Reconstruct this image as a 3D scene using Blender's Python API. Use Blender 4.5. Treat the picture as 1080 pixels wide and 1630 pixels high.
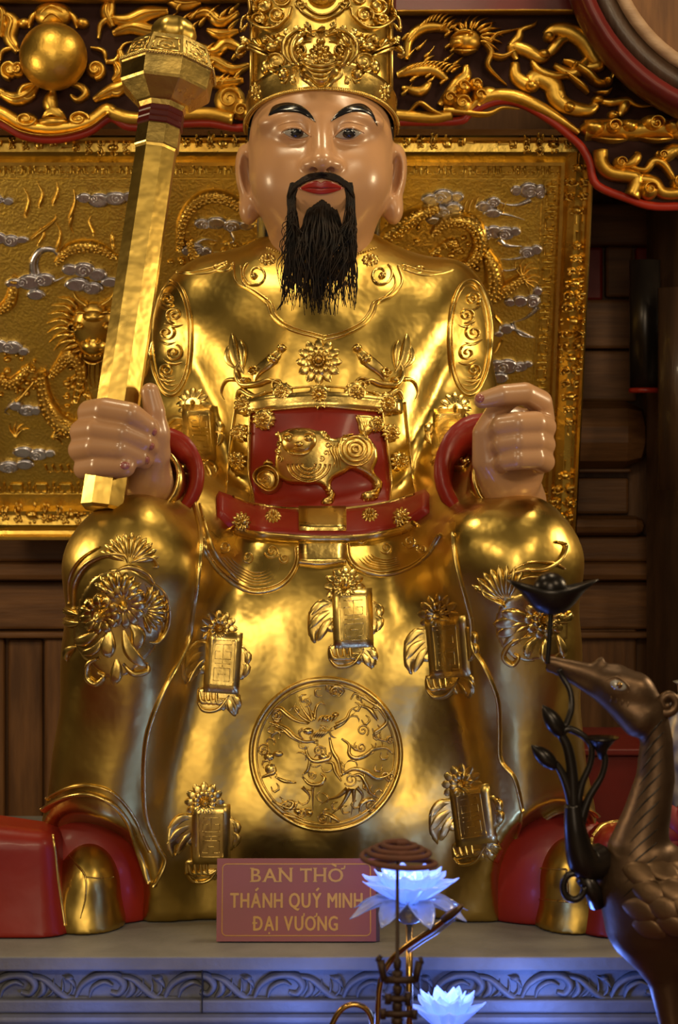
import bpy, bmesh, math, random
import numpy as np
from mathutils import Vector, Matrix
from mathutils.bvhtree import BVHTree

random.seed(7); rng = np.random.default_rng(7)
scene = bpy.context.scene
for o in list(bpy.data.objects): bpy.data.objects.remove(o)
C = scene.collection

# ------------------------------------------------------------------ camera
F = 3200.0; CAMD = 3.2; ZC = 1.56; HX = 540.0; HY = 720.0     # focal length in px, horizon row
cam_d = bpy.data.cameras.new('camera'); cam = bpy.data.objects.new('camera', cam_d); C.objects.link(cam)
cam.location = (0, -CAMD, ZC); cam.rotation_euler = (math.pi/2, 0, 0)
cam_d.sensor_fit = 'HORIZONTAL'; cam_d.sensor_width = 36.0
cam_d.lens = F*36.0/1080.0
cam_d.shift_y = -(815.0-HY)/1080.0
cam_d.clip_start = 0.05; cam_d.clip_end = 60
cam_d.dof.use_dof = True; cam_d.dof.focus_distance = 2.98; cam_d.dof.aperture_fstop = 11.0
scene.camera = cam
CAMP = Vector((0, -CAMD, ZC))

# ------------------------------------------------------------------ light
w = bpy.data.worlds.new('world'); scene.world = w; w.use_nodes = True
bg = w.node_tree.nodes['Background']; bg.inputs[0].default_value = (1.0, 0.74, 0.46, 1); bg.inputs[1].default_value = 0.10

def area(name, loc, target, size, power, col=(1, .8, .55), size_y=None):
    l = bpy.data.lights.new(name, 'AREA'); l.energy = power; l.color = col; l.size = size
    if size_y: l.shape = 'RECTANGLE'; l.size_y = size_y
    o = bpy.data.objects.new(name, l); C.objects.link(o); o.location = loc
    d = Vector(target)-Vector(loc); o.rotation_euler = d.to_track_quat('-Z', 'Y').to_euler()
    return o
area('altar_lamp', (-1.35, -.35, 1.80), (0, -.2, 1.5), 0.28, 7.5, (1, .77, .46))
area('altar_lamp', (1.40, -.30, 1.90), (0, -.1, 1.6), 0.28, 12, (1, .77, .46))
area('ceiling_spot', (.50, -.20, 2.95), (.2, -.2, 1.3), 0.20, 9, (1, .80, .50))
area('ceiling_spot', (-.55, -.35, 2.95), (-.2, -.3, 1.3), 0.20, 7, (1, .80, .50))
area('ceiling_lamp', (-1.4, -2.4, 3.1), (0, 0, 1.6), 0.30, 13, (1, .79, .49))
area('ceiling_lamp', (1.6, -2.2, 3.0), (0, 0, 1.6), 0.30, 17, (1, .79, .49))
area('front_fill', (-.2, -6.5, 2.2), (0, 0, 1.5), 1.8, 40, (1, .83, .60), 2.0)  # soft frontal fill, added to lift the face
area('floor_fill', (0, -5.2, 3.5), (0, -5.2, 0), 1.2, 150, (1, .80, .52))  # added to brighten the floor that the lower robe reflects

scene.view_settings.view_transform = 'Standard'; scene.view_settings.look = 'None'
scene.view_settings.exposure = -0.3; scene.view_settings.gamma = 1.0
scene.view_settings.use_curve_mapping = False

# ------------------------------------------------------------------ helpers
def sc(y): return (CAMD+y)/F                        # metres for one photo pixel at depth y
def P(px, py, y): s = sc(y); return Vector(((px-HX)*s, y, ZC-(py-HY)*s))

def newmat(name):
    m = bpy.data.materials.new(name); m.use_nodes = True
    return m, m.node_tree, m.node_tree.nodes['Principled BSDF']
def rgba(c): return (c[0], c[1], c[2], 1)
def make_mat(name, col, rough=.4, metal=0, col2=None, nscale=8, bump=0, bscale=30, coat=0, rough2=None, detail=4, emis=None, estr=0, stretch=None, spec=None, trans=0):
    m, nt, b = newmat(name); N = nt.nodes; L = nt.links
    b.inputs['Base Color'].default_value = rgba(col); b.inputs['Roughness'].default_value = rough
    b.inputs['Metallic'].default_value = metal; b.inputs['Coat Weight'].default_value = coat
    b.inputs['Coat Roughness'].default_value = .12
    if trans: b.inputs['Transmission Weight'].default_value = trans
    if spec is not None: b.inputs['Specular IOR Level'].default_value = spec
    tc = N.new('ShaderNodeTexCoord'); src = tc.outputs['Object']
    if stretch:
        mp = N.new('ShaderNodeMapping'); mp.inputs['Scale'].default_value = stretch; L.new(src, mp.inputs[0]); src = mp.outputs[0]
    if col2 or rough2 is not None:
        n = N.new('ShaderNodeTexNoise'); n.inputs['Scale'].default_value = nscale; n.inputs['Detail'].default_value = detail
        L.new(src, n.inputs['Vector'])
        cr = N.new('ShaderNodeValToRGB'); cr.color_ramp.elements[0].position = .35; cr.color_ramp.elements[1].position = .65
        cr.color_ramp.elements[0].color = rgba(col); cr.color_ramp.elements[1].color = rgba(col2 or col)
        L.new(n.outputs['Fac'], cr.inputs[0]); L.new(cr.outputs[0], b.inputs['Base Color'])
        if rough2 is not None:
            mr = N.new('ShaderNodeMapRange'); mr.inputs['To Min'].default_value = rough; mr.inputs['To Max'].default_value = rough2
            mr.inputs['From Min'].default_value = .3; mr.inputs['From Max'].default_value = .7
            L.new(n.outputs['Fac'], mr.inputs[0]); L.new(mr.outputs[0], b.inputs['Roughness'])
    if bump:
        n2 = N.new('ShaderNodeTexNoise'); n2.inputs['Scale'].default_value = bscale; n2.inputs['Detail'].default_value = 3
        L.new(src, n2.inputs['Vector'])
        bp = N.new('ShaderNodeBump'); bp.inputs['Strength'].default_value = bump; bp.inputs['Distance'].default_value = .01
        L.new(n2.outputs['Fac'], bp.inputs['Height']); L.new(bp.outputs[0], b.inputs['Normal'])
    if emis:
        b.inputs['Emission Color'].default_value = rgba(emis); b.inputs['Emission Strength'].default_value = estr
    return m
M = {}
M['gold'] = make_mat('gold_leaf', (.64, .44, .105), .25, 1, (.54, .355, .075), 6, .30, 15, rough2=.40)
M['gold_relief'] = make_mat('gold_relief', (.70, .50, .15), .24, 1, (.60, .41, .11), 20, .08, 60, rough2=.34)
M['gold_panel'] = make_mat('gold_panel', (.70, .48, .10), .27, 1, (.58, .38, .065), 30, .22, 210, rough2=.42)
M['gold_frame'] = make_mat('gold_frame', (.70, .47, .10), .22, 1, (.56, .35, .07), 12, .08, 60, rough2=.36)
M['gold_old'] = make_mat('gold_paint', (.70, .44, .08), .32, 1, (.58, .34, .055), 12, .15, 50, rough2=.48)
M['silver'] = make_mat('silver_leaf', (.62, .60, .64), .2, 1, (.45, .43, .48), 25, .1, 60, rough2=.32)
M['red'] = make_mat('red_lacquer', (.27, .017, .007), .40, 0, (.20, .012, .006), 7, .12, 20, coat=.06, spec=.3)
M['red_dark'] = make_mat('red_lacquer_dark', (.10, .008, .006), .38, 0, (.065, .006, .005), 9, .1, 20, coat=.12, spec=.3)
M['board'] = make_mat('dark_red_board', (.022, .005, .003), .7, 0, (.014, .004, .003), 9, .1, 20, spec=.15)
M['skin'] = make_mat('painted_skin', (.50, .275, .14), .32, 0, (.46, .245, .12), 5, .05, 12, coat=.28)
M['nail'] = make_mat('painted_nail', (.36, .12, .10), .25, 0, (.33, .10, .09), 20, coat=.5)
M['black'] = make_mat('black_paint', (.006, .006, .008), .16, 0, (.012, .012, .014), 20, coat=.6)
M['hair'] = make_mat('beard_hair', (.008, .006, .005), .6, 0, (.022, .012, .006), 60, spec=.2)
M['lip'] = make_mat('lip_paint', (.30, .012, .007), .3, 0, (.25, .011, .007), 20, coat=.2)
M['eyewhite'] = make_mat('eye_white', (.36, .34, .31), .15, 0, (.30, .28, .25), 30, coat=.8)
M['wood'] = make_mat('brown_wood', (.15, .066, .022), .5, 0, (.085, .036, .012), 9, .1, 30, stretch=(6, 6, .7), spec=.25)
M['wood_h'] = make_mat('brown_wood_level', (.17, .076, .026), .5, 0, (.10, .043, .015), 9, .1, 30, stretch=(.7, 6, 8), spec=.25)
M['wood_dark'] = make_mat('dark_wood', (.05, .025, .013), .4, 0, (.03, .015, .008), 9, .1, 30, stretch=(5, 5, .8), coat=.15)
M['wood_pale'] = make_mat('pale_wood', (.30, .19, .11), .5, 0, (.22, .13, .07), 7, .1, 30, stretch=(3, 3, 9))
M['stone'] = make_mat('grey_stone', (.20, .19, .175), .6, 0, (.155, .148, .135), 14, .12, 90)
M['stone_cut'] = make_mat('grey_stone_carved', (.15, .15, .155), .55, 0, (.11, .11, .115), 14, .12, 90)
M['floor'] = make_mat('hall_floor_tile', (.36, .29, .21), .45, 0, (.31, .25, .18), 6, .05, 40)
M['dirt'] = make_mat('dark_gap', (.01, .008, .006), .9, 0, (.016, .012, .008), 20)
M['bronze'] = make_mat('bronze', (.145, .085, .045), .36, .8, (.09, .052, .028), 14, .08, 60, rough2=.5)
M['bronze_lite'] = make_mat('bronze_rubbed', (.21, .125, .065), .38, .8, (.15, .088, .045), 14, .08, 60, rough2=.5)
M['bronze_blk'] = make_mat('bronze_black', (.018, .014, .012), .3, .6, (.026, .02, .016), 14)
M['iron'] = make_mat('rusty_iron', (.03, .017, .010), .55, .5, (.055, .026, .013), 30, .2, 90)
M['incense'] = make_mat('incense', (.10, .035, .018), .8, 0, (.14, .045, .022), 40, .2, 120)
M['brass'] = make_mat('brass', (.50, .30, .08), .22, 1, (.38, .22, .06), 20, .05, 60)
M['petal'] = make_mat('crystal_petal', (.72, .78, .92), .1, 0, (.64, .70, .88), 20, coat=.3, trans=.7, emis=(.2, .34, 1.0), estr=.05)
M['petal_lit'] = make_mat('crystal_petal_lit', (.70, .78, .98), .12, 0, (.58, .68, .95), 20, coat=.3, trans=.5, emis=(.13, .27, 1.0), estr=.55)
M['led'] = make_mat('led_core', (.8, .9, 1), .3, 0, (.75, .85, 1), 20, emis=(.30, .48, 1.0), estr=6)
M['glass'] = make_mat('grey_glass', (.30, .31, .33), .1, 0, (.26, .27, .29), 20, trans=.5)
M['sign'] = make_mat('sign_red', (.25, .024, .026), .4, 0, (.22, .021, .023), 9, coat=.12)
M['sign_edge'] = make_mat('sign_edge', (.05, .01, .012), .5, 0, (.04, .01, .01), 9)
M['sign_gold'] = make_mat('sign_gold', (.60, .31, .05), .45, 0, (.54, .27, .045), 30)
M['porcelain'] = make_mat('porcelain', (.55, .55, .52), .15, 0, (.03, .05, .20), 28, coat=.6, detail=1)
M['redcloth'] = make_mat('red_cloth', (.22, .010, .012), .6, 0, (.16, .008, .010), 20)

def link(o, parent=None):
    C.objects.link(o)
    if parent is not None: o.parent = parent
    return o
def tag(o, label, cat, group=None):
    o['label'] = label; o['category'] = cat
    if group: o['group'] = group
    return o
def thing(name, label, cat, loc=(0, 0, 0), group=None):
    o = bpy.data.objects.new(name, None); C.objects.link(o); o.location = loc; o.empty_display_size = .05
    return tag(o, label, cat, group)
def world_of(o):
    m = Matrix.Translation(o.location)
    while o.parent is not None:
        o = o.parent; m = Matrix.Translation(o.location) @ m
    return m.to_translation()
def mesh_obj(name, verts, faces, mat, parent=None, smooth=True, label=None):
    """one mesh object; verts are world coordinates, the object stands at its parent's origin"""
    off = world_of(parent) if parent is not None else Vector((0, 0, 0))
    me = bpy.data.meshes.new(name)
    v = np.asarray([tuple(p) for p in verts] if not isinstance(verts, np.ndarray) else verts, dtype=float)-np.array(off)
    me.from_pydata(v.tolist() if len(v) else [], [], [list(f) for f in faces] if not isinstance(faces, np.ndarray) else faces.tolist())
    me.materials.append(M[mat] if isinstance(mat, str) else mat)
    if smooth: me.polygons.foreach_set('use_smooth', [True]*len(me.polygons))
    me.update()
    o = bpy.data.objects.new(name, me); link(o, parent)
    if label: o['label'] = label
    return o
def bm_obj(name, bm, mat, parent=None, smooth=False, label=None):
    bmesh.ops.recalc_face_normals(bm, faces=bm.faces)
    vs = [v.co.copy() for v in bm.verts]; bm.verts.index_update()
    fs = [[v.index for v in f.verts] for f in bm.faces]; bm.free()
    return mesh_obj(name, vs, fs, mat, parent, smooth, label)
def struct(o): o['kind'] = 'structure'; return o

def bm_box(bm, lo, hi, bev=0.0, seg=2, rot=None, piv=None):
    r = bmesh.ops.create_cube(bm, size=1); vs = r['verts']
    lo = Vector(lo); hi = Vector(hi); c = (lo+hi)/2; d = hi-lo
    for v in vs: v.co = Vector((v.co.x*d.x, v.co.y*d.y, v.co.z*d.z))+c
    es = list({e for v in vs for e in v.link_edges})
    if bev > 0:
        r2 = bmesh.ops.bevel(bm, geom=es, offset=bev, segments=seg, profile=.5, affect='EDGES')
        vs = list({v for f in r2['faces'] for v in f.verts} | {v for v in vs if v.is_valid})
    if rot is not None:
        bmesh.ops.rotate(bm, verts=vs, cent=piv if piv is not None else c, matrix=rot)
    return vs
def box_obj(name, lo, hi, mat, parent=None, bev=0.003, label=None, smooth=False):
    bm = bmesh.new(); bm_box(bm, lo, hi, bev); return bm_obj(name, bm, mat, parent, smooth, label)

def catmull(pts, n, closed=False):
    p = np.asarray(pts, dtype=float); k = len(p)
    if k == 2: t = np.linspace(0, 1, n)[:, None]; return p[0]*(1-t)+p[1]*t
    if closed: q = np.vstack([p[-1], p, p[0], p[1]]); segs = k
    else: q = np.vstack([2*p[0]-p[1], p, 2*p[-1]-p[-2]]); segs = k-1
    u = np.linspace(0, segs, n, endpoint=not closed); i = np.minimum(u.astype(int), segs-1); t = (u-i)[:, None]
    a, b, c, d = q[i], q[i+1], q[i+2], q[i+3]
    return .5*((2*b)+(-a+c)*t+(2*a-5*b+4*c-d)*t*t+(-a+3*b-3*c+d)*t**3)

def tube(pts, radii, seg=10, caps=True, flat=None):
    """sweep a round section along 3D points -> verts, faces (radius per point)"""
    p = np.asarray([tuple(a) for a in pts], dtype=float); n = len(p)
    r = np.full(n, radii) if np.isscalar(radii) else np.asarray(radii, dtype=float)
    t = np.gradient(p, axis=0); t /= np.linalg.norm(t, axis=1)[:, None]+1e-12
    up = np.array([0, 0, 1.]) if abs(t[0, 2]) < .9 else np.array([0, 1., 0])
    V = []; nrm = np.cross(t[0], up); nrm /= np.linalg.norm(nrm)
    for i in range(n):
        nrm = nrm-t[i]*np.dot(nrm, t[i]); nrm /= np.linalg.norm(nrm)+1e-12
        b = np.cross(t[i], nrm)
        for k in range(seg):
            a = 2*math.pi*k/seg
            V.append(p[i]+r[i]*(nrm*math.cos(a)+b*math.sin(a)))
    Fc = [[i*seg+k, i*seg+(k+1) % seg, (i+1)*seg+(k+1) % seg, (i+1)*seg+k] for i in range(n-1) for k in range(seg)]
    if caps: Fc.append(list(range(seg))[::-1]); Fc.append([(n-1)*seg+k for k in range(seg)])
    return V, Fc
class MB:
    def __init__(s): s.v = []; s.f = []
    def add(s, V, Fc):
        o = len(s.v); s.v.extend([tuple(a) for a in V]); s.f.extend([[i+o for i in q] for q in Fc]); return s
    def build(s, name, mat, parent=None, smooth=True, label=None): return mesh_obj(name, s.v, s.f, mat, parent, smooth, label)
def lathe(prof, cx, cy, seg=32, sx=1, sy=1, lobes=None):
    """prof: list of (radius, z) world metres around the vertical axis at cx, cy"""
    V = []; n = len(prof)
    for r, z in prof:
        for k in range(seg):
            a = 2*math.pi*k/seg; q = r*(1+(lobes[1]*math.cos(lobes[0]*a) if lobes else 0))
            V.append((cx+q*math.cos(a)*sx, cy+q*math.sin(a)*sy, z))
    Fc = [[i*seg+k, i*seg+(k+1) % seg, (i+1)*seg+(k+1) % seg, (i+1)*seg+k] for i in range(n-1) for k in range(seg)]
    Fc.append(list(range(seg))[::-1]); Fc.append([(n-1)*seg+k for k in range(seg)])
    return V, Fc

# ---- signed-distance sculpting
class Sdf:
    def __init__(s, lo, hi, h):
        s.h = h; s.lo = np.array(lo, dtype=np.float32)
        n = [int(math.ceil((hi[i]-lo[i])/h))+1 for i in range(3)]
        ax = [(lo[i]+np.arange(n[i])*h).astype(np.float32) for i in range(3)]
        s.X, s.Y, s.Z = np.meshgrid(*ax, indexing='ij'); s.d = np.full(s.X.shape, 1e3, dtype=np.float32)
    def ell(s, c, r, rz=0, rx=0):
        x, y, z = s.X-c[0], s.Y-c[1], s.Z-c[2]
        if rz: ca, sa = math.cos(rz), math.sin(rz); x, z = ca*x+sa*z, -sa*x+ca*z     # roll in the x-z plane
        if rx: ca, sa = math.cos(rx), math.sin(rx); y, z = ca*y+sa*z, -sa*y+ca*z
        k0 = np.sqrt((x/r[0])**2+(y/r[1])**2+(z/r[2])**2); k1 = np.sqrt((x/r[0]**2)**2+(y/r[1]**2)**2+(z/r[2]**2)**2)
        return k0*(k0-1)/(k1+1e-6)
    def cap(s, a, b, ra, rb, fy=1.0):
        a = np.array(a, dtype=np.float32); b = np.array(b, dtype=np.float32); ab = b-a
        ab[1] *= fy
        px, py, pz = s.X-a[0], (s.Y-a[1])*fy, s.Z-a[2]
        t = np.clip((px*ab[0]+py*ab[1]+pz*ab[2])/(float(ab@ab)+1e-9), 0, 1)
        return np.sqrt((px-t*ab[0])**2+(py-t*ab[1])**2+(pz-t*ab[2])**2)-(ra+(rb-ra)*t)
    def chain(s, pts, rad, k=.004):
        d = None
        for i in range(len(pts)-1):
            e = s.cap(pts[i], pts[i+1], rad[i], rad[i+1]); d = e if d is None else np.minimum(d, e)
        return d
    def box(s, c, hsz, r):
        qx = np.abs(s.X-c[0])-hsz[0]+r; qy = np.abs(s.Y-c[1])-hsz[1]+r; qz = np.abs(s.Z-c[2])-hsz[2]+r
        return np.sqrt(np.maximum(qx, 0)**2+np.maximum(qy, 0)**2+np.maximum(qz, 0)**2)+np.minimum(np.maximum(qx, np.maximum(qy, qz)), 0)-r
    def add(s, e, k=.02): s.d = smin(s.d, e, k)
    def sub(s, e, k=.01): s.d = -smin(-s.d, e, k)
    def mesh(s): return surface_nets(s.d, s.lo, s.h)
def smin(a, b, k):
    if k <= 0: return np.minimum(a, b)
    h = np.maximum(k-np.abs(a-b), 0)/k
    return np.minimum(a, b)-h*h*k*.25
def surface_nets(d, lo, h):
    s = d < 0; nx, ny, nz = d.shape
    cnt = np.zeros((nx-1, ny-1, nz-1), dtype=np.int8)
    corn = [(i, j, k) for i in (0, 1) for j in (0, 1) for k in (0, 1)]
    for i, j, k in corn: cnt += s[i:nx-1+i, j:ny-1+j, k:nz-1+k]
    act = np.argwhere((cnt > 0) & (cnt < 8)); idx = np.full(cnt.shape, -1, dtype=np.int64)
    idx[act[:, 0], act[:, 1], act[:, 2]] = np.arange(len(act))
    val = {c: d[act[:, 0]+c[0], act[:, 1]+c[1], act[:, 2]+c[2]] for c in corn}
    acc = np.zeros((len(act), 3)); w_ = np.zeros(len(act))
    for a in corn:
        for ax in range(3):
            if a[ax] == 0:
                b = list(a); b[ax] = 1; b = tuple(b); va, vb = val[a], val[b]
                m = (va < 0) != (vb < 0); t = np.where(m, va/(va-vb+1e-12), 0)
                p = np.tile(np.array(a, dtype=float), (len(act), 1)); p[:, ax] += t
                acc += p*m[:, None]; w_ += m
    V = (act+acc/w_[:, None])*h+np.asarray(lo, dtype=float)
    Q = []
    for ax in range(3):
        o1, o2 = [(1, 2), (2, 0), (0, 1)][ax]
        sl0 = [slice(None)]*3; sl1 = [slice(None)]*3; sl0[ax] = slice(0, -1); sl1[ax] = slice(1, None)
        ch = s[tuple(sl0)] != s[tuple(sl1)]; e = np.argwhere(ch)
        ok = (e[:, o1] > 0) & (e[:, o2] > 0) & (e[:, o1] < d.shape[o1]-1) & (e[:, o2] < d.shape[o2]-1); e = e[ok]
        q = []
        for da, db in ((0, 0), (-1, 0), (-1, -1), (0, -1)):
            f = e.copy(); f[:, o1] += da; f[:, o2] += db; q.append(idx[f[:, 0], f[:, 1], f[:, 2]])
        q = np.stack(q, 1); ins = s[e[:, 0], e[:, 1], e[:, 2]]
        q[~ins] = q[~ins][:, ::-1]; Q.append(q)
    return V, np.vstack(Q)

# ---- reliefs that lie on a surface
class Surf:
    """maps photo pixels to points and normals on real meshes (ray from the eye), or on the plane y = depth"""
    def __init__(s, meshes=None, plane=None):
        s.plane = plane; s.bvh = None
        if meshes:
            V = []; Q = []
            for v, f in meshes:
                o = len(V); V.extend([tuple(a) for a in v]); Q.extend([[i+o for i in q] for q in f])
            s.bvh = BVHTree.FromPolygons(V, Q)
    def __call__(s, px, py):
        if s.bvh is not None:
            d = (P(px, py, 0)-CAMP).normalized(); h, n, i, t = s.bvh.ray_cast(CAMP, d)
            if h is not None:
                if n.dot(d) > 0: n = -n
                if n.dot(d) < -.12: return h, n
        if s.plane is None: return None
        y = s.plane(px, py) if callable(s.plane) else s.plane
        return P(px, py, y), Vector((0, -1, 0))
def prof_w(kind, t):
    if kind == 'lens': return max(.04, math.sin(math.pi*min(1, max(0, t)))**.75)
    if kind == 'petal': return max(.05, (math.sin(math.pi*t**1.25))**.6) if 0 < t < 1 else .05
    if kind == 'taper': return max(.08, 1-.9*t)
    if kind == 'swell': return .45+.55*math.sin(math.pi*t)
    if kind == 'flame': return max(.04, (1-t)**.8*(.55+.45*min(1, t*5)))
    return 1.0
class Rel:
    def __init__(s, surf, lift=0.0): s.s = surf; s.v = []; s.f = []; s.lift = lift
    def stroke(s, pts, w, h, prof='flat', n=None, closed=False, lift=0.0, K=6, groove=False):
        """a raised ridge along photo-pixel points, w px wide, h metres high"""
        p = np.asarray(pts, dtype=float)
        if n is None:
            ln = np.linalg.norm(np.diff(p, axis=0), axis=1).sum(); n = int(min(64, max(5, ln/4.5)))
        c = catmull(p, n, closed); O = []; Nn = []
        for a in c:
            r = s.s(a[0], a[1])
            if r is None:
                if O: O.append(O[-1].copy()); Nn.append(Nn[-1].copy())
                continue
            O.append(r[0]); Nn.append(r[1])
        n = len(O)
        if n < 3: return s
        O = np.array([tuple(o) for o in O]); Nn = np.array([tuple(o) for o in Nn])
        for _ in range(3):
            m = Nn.copy(); m[1:-1] = Nn[:-2]+2*Nn[1:-1]+Nn[2:]
            if closed: m[0] = Nn[-1]+2*Nn[0]+Nn[1]; m[-1] = Nn[-2]+2*Nn[-1]+Nn[0]
            Nn = m/(np.linalg.norm(m, axis=1)[:, None]+1e-9)
        T = (np.roll(O, -1, 0)-np.roll(O, 1, 0)) if closed else np.gradient(O, axis=0)
        T /= np.linalg.norm(T, axis=1)[:, None]+1e-9
        B = np.cross(Nn, T); B /= np.linalg.norm(B, axis=1)[:, None]+1e-9
        base = len(s.v); L = s.lift+lift
        for i in range(n):
            t = i/(n-1) if n > 1 else 0; k = prof_w(prof, t); ww = w*sc(O[i][1])*.5*k; hh = h*(k**.6)
            for j in range(K+1):
                a = math.pi*j/K; up = math.sin(a)
                if groove: up = up*(1-.45*math.exp(-((j-K/2)/.8)**2))
                s.v.append(tuple(O[i]+B[i]*ww*math.cos(a)+Nn[i]*(hh*up-.0015+L*(1 if 0 < j < K else (0 if lift >= 0 else 1)))))
        m = n if closed else n-1
        for i in range(m):
            i2 = (i+1) % n
            for j in range(K):
                s.f.append([base+i*(K+1)+j, base+i*(K+1)+j+1, base+i2*(K+1)+j+1, base+i2*(K+1)+j])
            s.f.append([base+i*(K+1)+K, base+i*(K+1), base+i2*(K+1), base+i2*(K+1)+K])
        if not closed:
            s.f.append([base+j for j in range(K+1)]); s.f.append([base+(n-1)*(K+1)+j for j in range(K+1)][::-1])
        return s
    def dome(s, cx, cy, rx, ry, h, rings=4, seg=14, lift=0.0, rot=0, flat=False):
        r = s.s(cx, cy)
        if r is None: return s
        O, N = r; q = sc(O.y); X = Vector((1, 0, 0)); X = (X-N*X.dot(N)).normalized(); Y = N.cross(X)*-1
        Y = Y if Y.z < 0 else -Y
        ca, sa = math.cos(rot), math.sin(rot); base = len(s.v); L = s.lift+lift
        for i in range(rings):
            a = (math.pi/2)*i/rings; rr = math.cos(a) if not flat else (1-.55*i/rings if i else 1); zz = h*(math.sin(a) if not flat else min(1, i*.9))
            for k in range(seg):
                b = 2*math.pi*k/seg; x, y = rx*rr*math.cos(b), ry*rr*math.sin(b)
                s.v.append(tuple(O+(X*(ca*x-sa*y)+Y*(sa*x+ca*y))*q+N*(zz+L if i else -.003+L*.5)))
        s.v.append(tuple(O+N*(h+L)))
        for i in range(rings-1):
            for k in range(seg): s.f.append([base+i*seg+k, base+(i+1)*seg+k, base+(i+1)*seg+(k+1) % seg, base+i*seg+(k+1) % seg])
        top = base+rings*seg
        for k in range(seg): s.f.append([base+(rings-1)*seg+k, top, base+(rings-1)*seg+(k+1) % seg])
        return s
    def spiral(s, cx, cy, r, turns=1.6, a0=0, cw=1, w=5, h=.004, tail=None, prof='flat', sq=1.0, lift=0):
        pts = []; n = int(14*turns)+4
        for i in range(n):
            t = i/(n-1); rr = r*(.12+.88*t); a = a0+cw*2*math.pi*turns*(t-1)
            pts.append((cx+rr*math.cos(a), cy+rr*math.sin(a)*sq))
        if tail: pts += tail
        return s.stroke(pts, w, h, prof, n=max(14, len(pts)*2), lift=lift)
    def rosette(s, cx, cy, r, n=10, h=.006, rows=1, ctr=.28, sq=1.0, a0=0, span=2*math.pi, rot=0):
        for k in range(rows):
            rr = r*(1-.36*k); r0 = r*ctr*.7
            for i in range(n):
                a = a0+span*(i+.5*(k % 2))/n; ca, sa = math.cos(a), math.sin(a)
                s.stroke([(cx+r0*ca, cy+r0*sa*sq), (cx+(r0+rr)*.5*ca, cy+(r0+rr)*.5*sa*sq), (cx+rr*ca, cy+rr*sa*sq)],
                         2*math.pi*rr/n*.95*(span/(2*math.pi) if span < 6 else 1)*.9, h*(1+.55*k), 'petal', n=7, lift=.0015*k, groove=(r > 22))
        s.dome(cx, cy, r*.62, r*.62*sq, h*.35, 3, 18, flat=True); s.dome(cx, cy, r*ctr, r*ctr*sq, h*(1.3+.5*rows), 4, 12)
        return s
    def leaf(s, pts, w, h=.006, vein=True):
        s.stroke(pts, w, h, 'petal', groove=vein); return s
    def fan(s, cx, cy, r, a0, a1, n, h=.005, wk=1.0):
        for i in range(n):
            a = a0+(a1-a0)*i/(n-1)
            s.stroke([(cx+.12*r*math.cos(a), cy+.12*r*math.sin(a)), (cx+.6*r*math.cos(a), cy+.6*r*math.sin(a)), (cx+r*math.cos(a), cy+r*math.sin(a))],
                     abs(a1-a0)/(n-1)*r*.95*wk, h, 'petal', n=6)
        return s
    def beads(s, pts, step, r, h):
        p = np.asarray(pts, dtype=float); ln = np.linalg.norm(np.diff(p, axis=0), axis=1).sum(); n = max(2, int(ln/step))
        for a in catmull(p, n): s.dome(a[0], a[1], r, r, h, 2, 6)
        return s
    def plate(s, corners, h, bev=3, nu=6, nv=8, lift=0.0):
        """raised flat slab between four photo-pixel corners (tl, tr, br, bl)"""
        c = [np.array(a, dtype=float) for a in corners]; base = len(s.v); O = []; Nn = []
        for j in range(nv):
            for i in range(nu):
                u, v = i/(nu-1), j/(nv-1); p = (c[0]*(1-u)+c[1]*u)*(1-v)+(c[3]*(1-u)+c[2]*u)*v
                r = s.s(p[0], p[1])
                if r is None: r = (O[-1], Nn[-1])
                O.append(r[0]); Nn.append(r[1])
        nav = sum(Nn, Vector()).normalized()
        for j in range(nv):
            for i in range(nu):
                k = j*nu+i; edge = i in (0, nu-1) or j in (0, nv-1)
                s.v.append(tuple(O[k]+(nav*.4+Nn[k]*.6).normalized()*(h+lift)))
        for j in range(nv-1):
            for i in range(nu-1):
                k = base+j*nu+i; s.f.append([k, k+nu, k+nu+1, k+1])
        ring = [i for i in range(nu)]+[j*nu+nu-1 for j in range(1, nv)]+[(nv-1)*nu+i for i in range(nu-2, -1, -1)]+[j*nu for j in range(nv-2, 0, -1)]
        b2 = len(s.v)
        cc = sum((O[k] for k in ring), Vector())/len(ring)
        for k in ring:
            o = O[k]; s.v.append(tuple(o+(o-cc).normalized()*.003-nav*.006))
        for a in range(len(ring)):
            b = (a+1) % len(ring); s.f.append([base+ring[a], base+ring[b], b2+b, b2+a])
        return s
    def patch(s, top, bot, nu, nv, lift, sink=.006):
        """a skin between two photo-pixel curves, lifted off the surface, with a turned-in rim"""
        t = catmull(top, nu); b = catmull(bot, nu); O = []; Nn = []; base = len(s.v)
        for j in range(nv):
            for i in range(nu):
                p = t[i]*(1-j/(nv-1))+b[i]*(j/(nv-1)); r = s.s(p[0], p[1])
                if r is None: r = (O[-1], Nn[-1])
                O.append(r[0]); Nn.append(r[1])
        for k in range(len(O)): s.v.append(tuple(O[k]+Nn[k]*lift))
        for j in range(nv-1):
            for i in range(nu-1):
                k = base+j*nu+i; s.f.append([k, k+nu, k+nu+1, k+1])
        ring = [i for i in range(nu)]+[j*nu+nu-1 for j in range(1, nv)]+[(nv-1)*nu+i for i in range(nu-2, -1, -1)]+[j*nu for j in range(nv-2, 0, -1)]
        b2 = len(s.v)
        for k in ring: s.v.append(tuple(O[k]-Nn[k]*sink))
        for a in range(len(ring)):
            c = (a+1) % len(ring); s.f.append([base+ring[a], base+ring[c], b2+c, b2+a])
        return s
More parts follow.
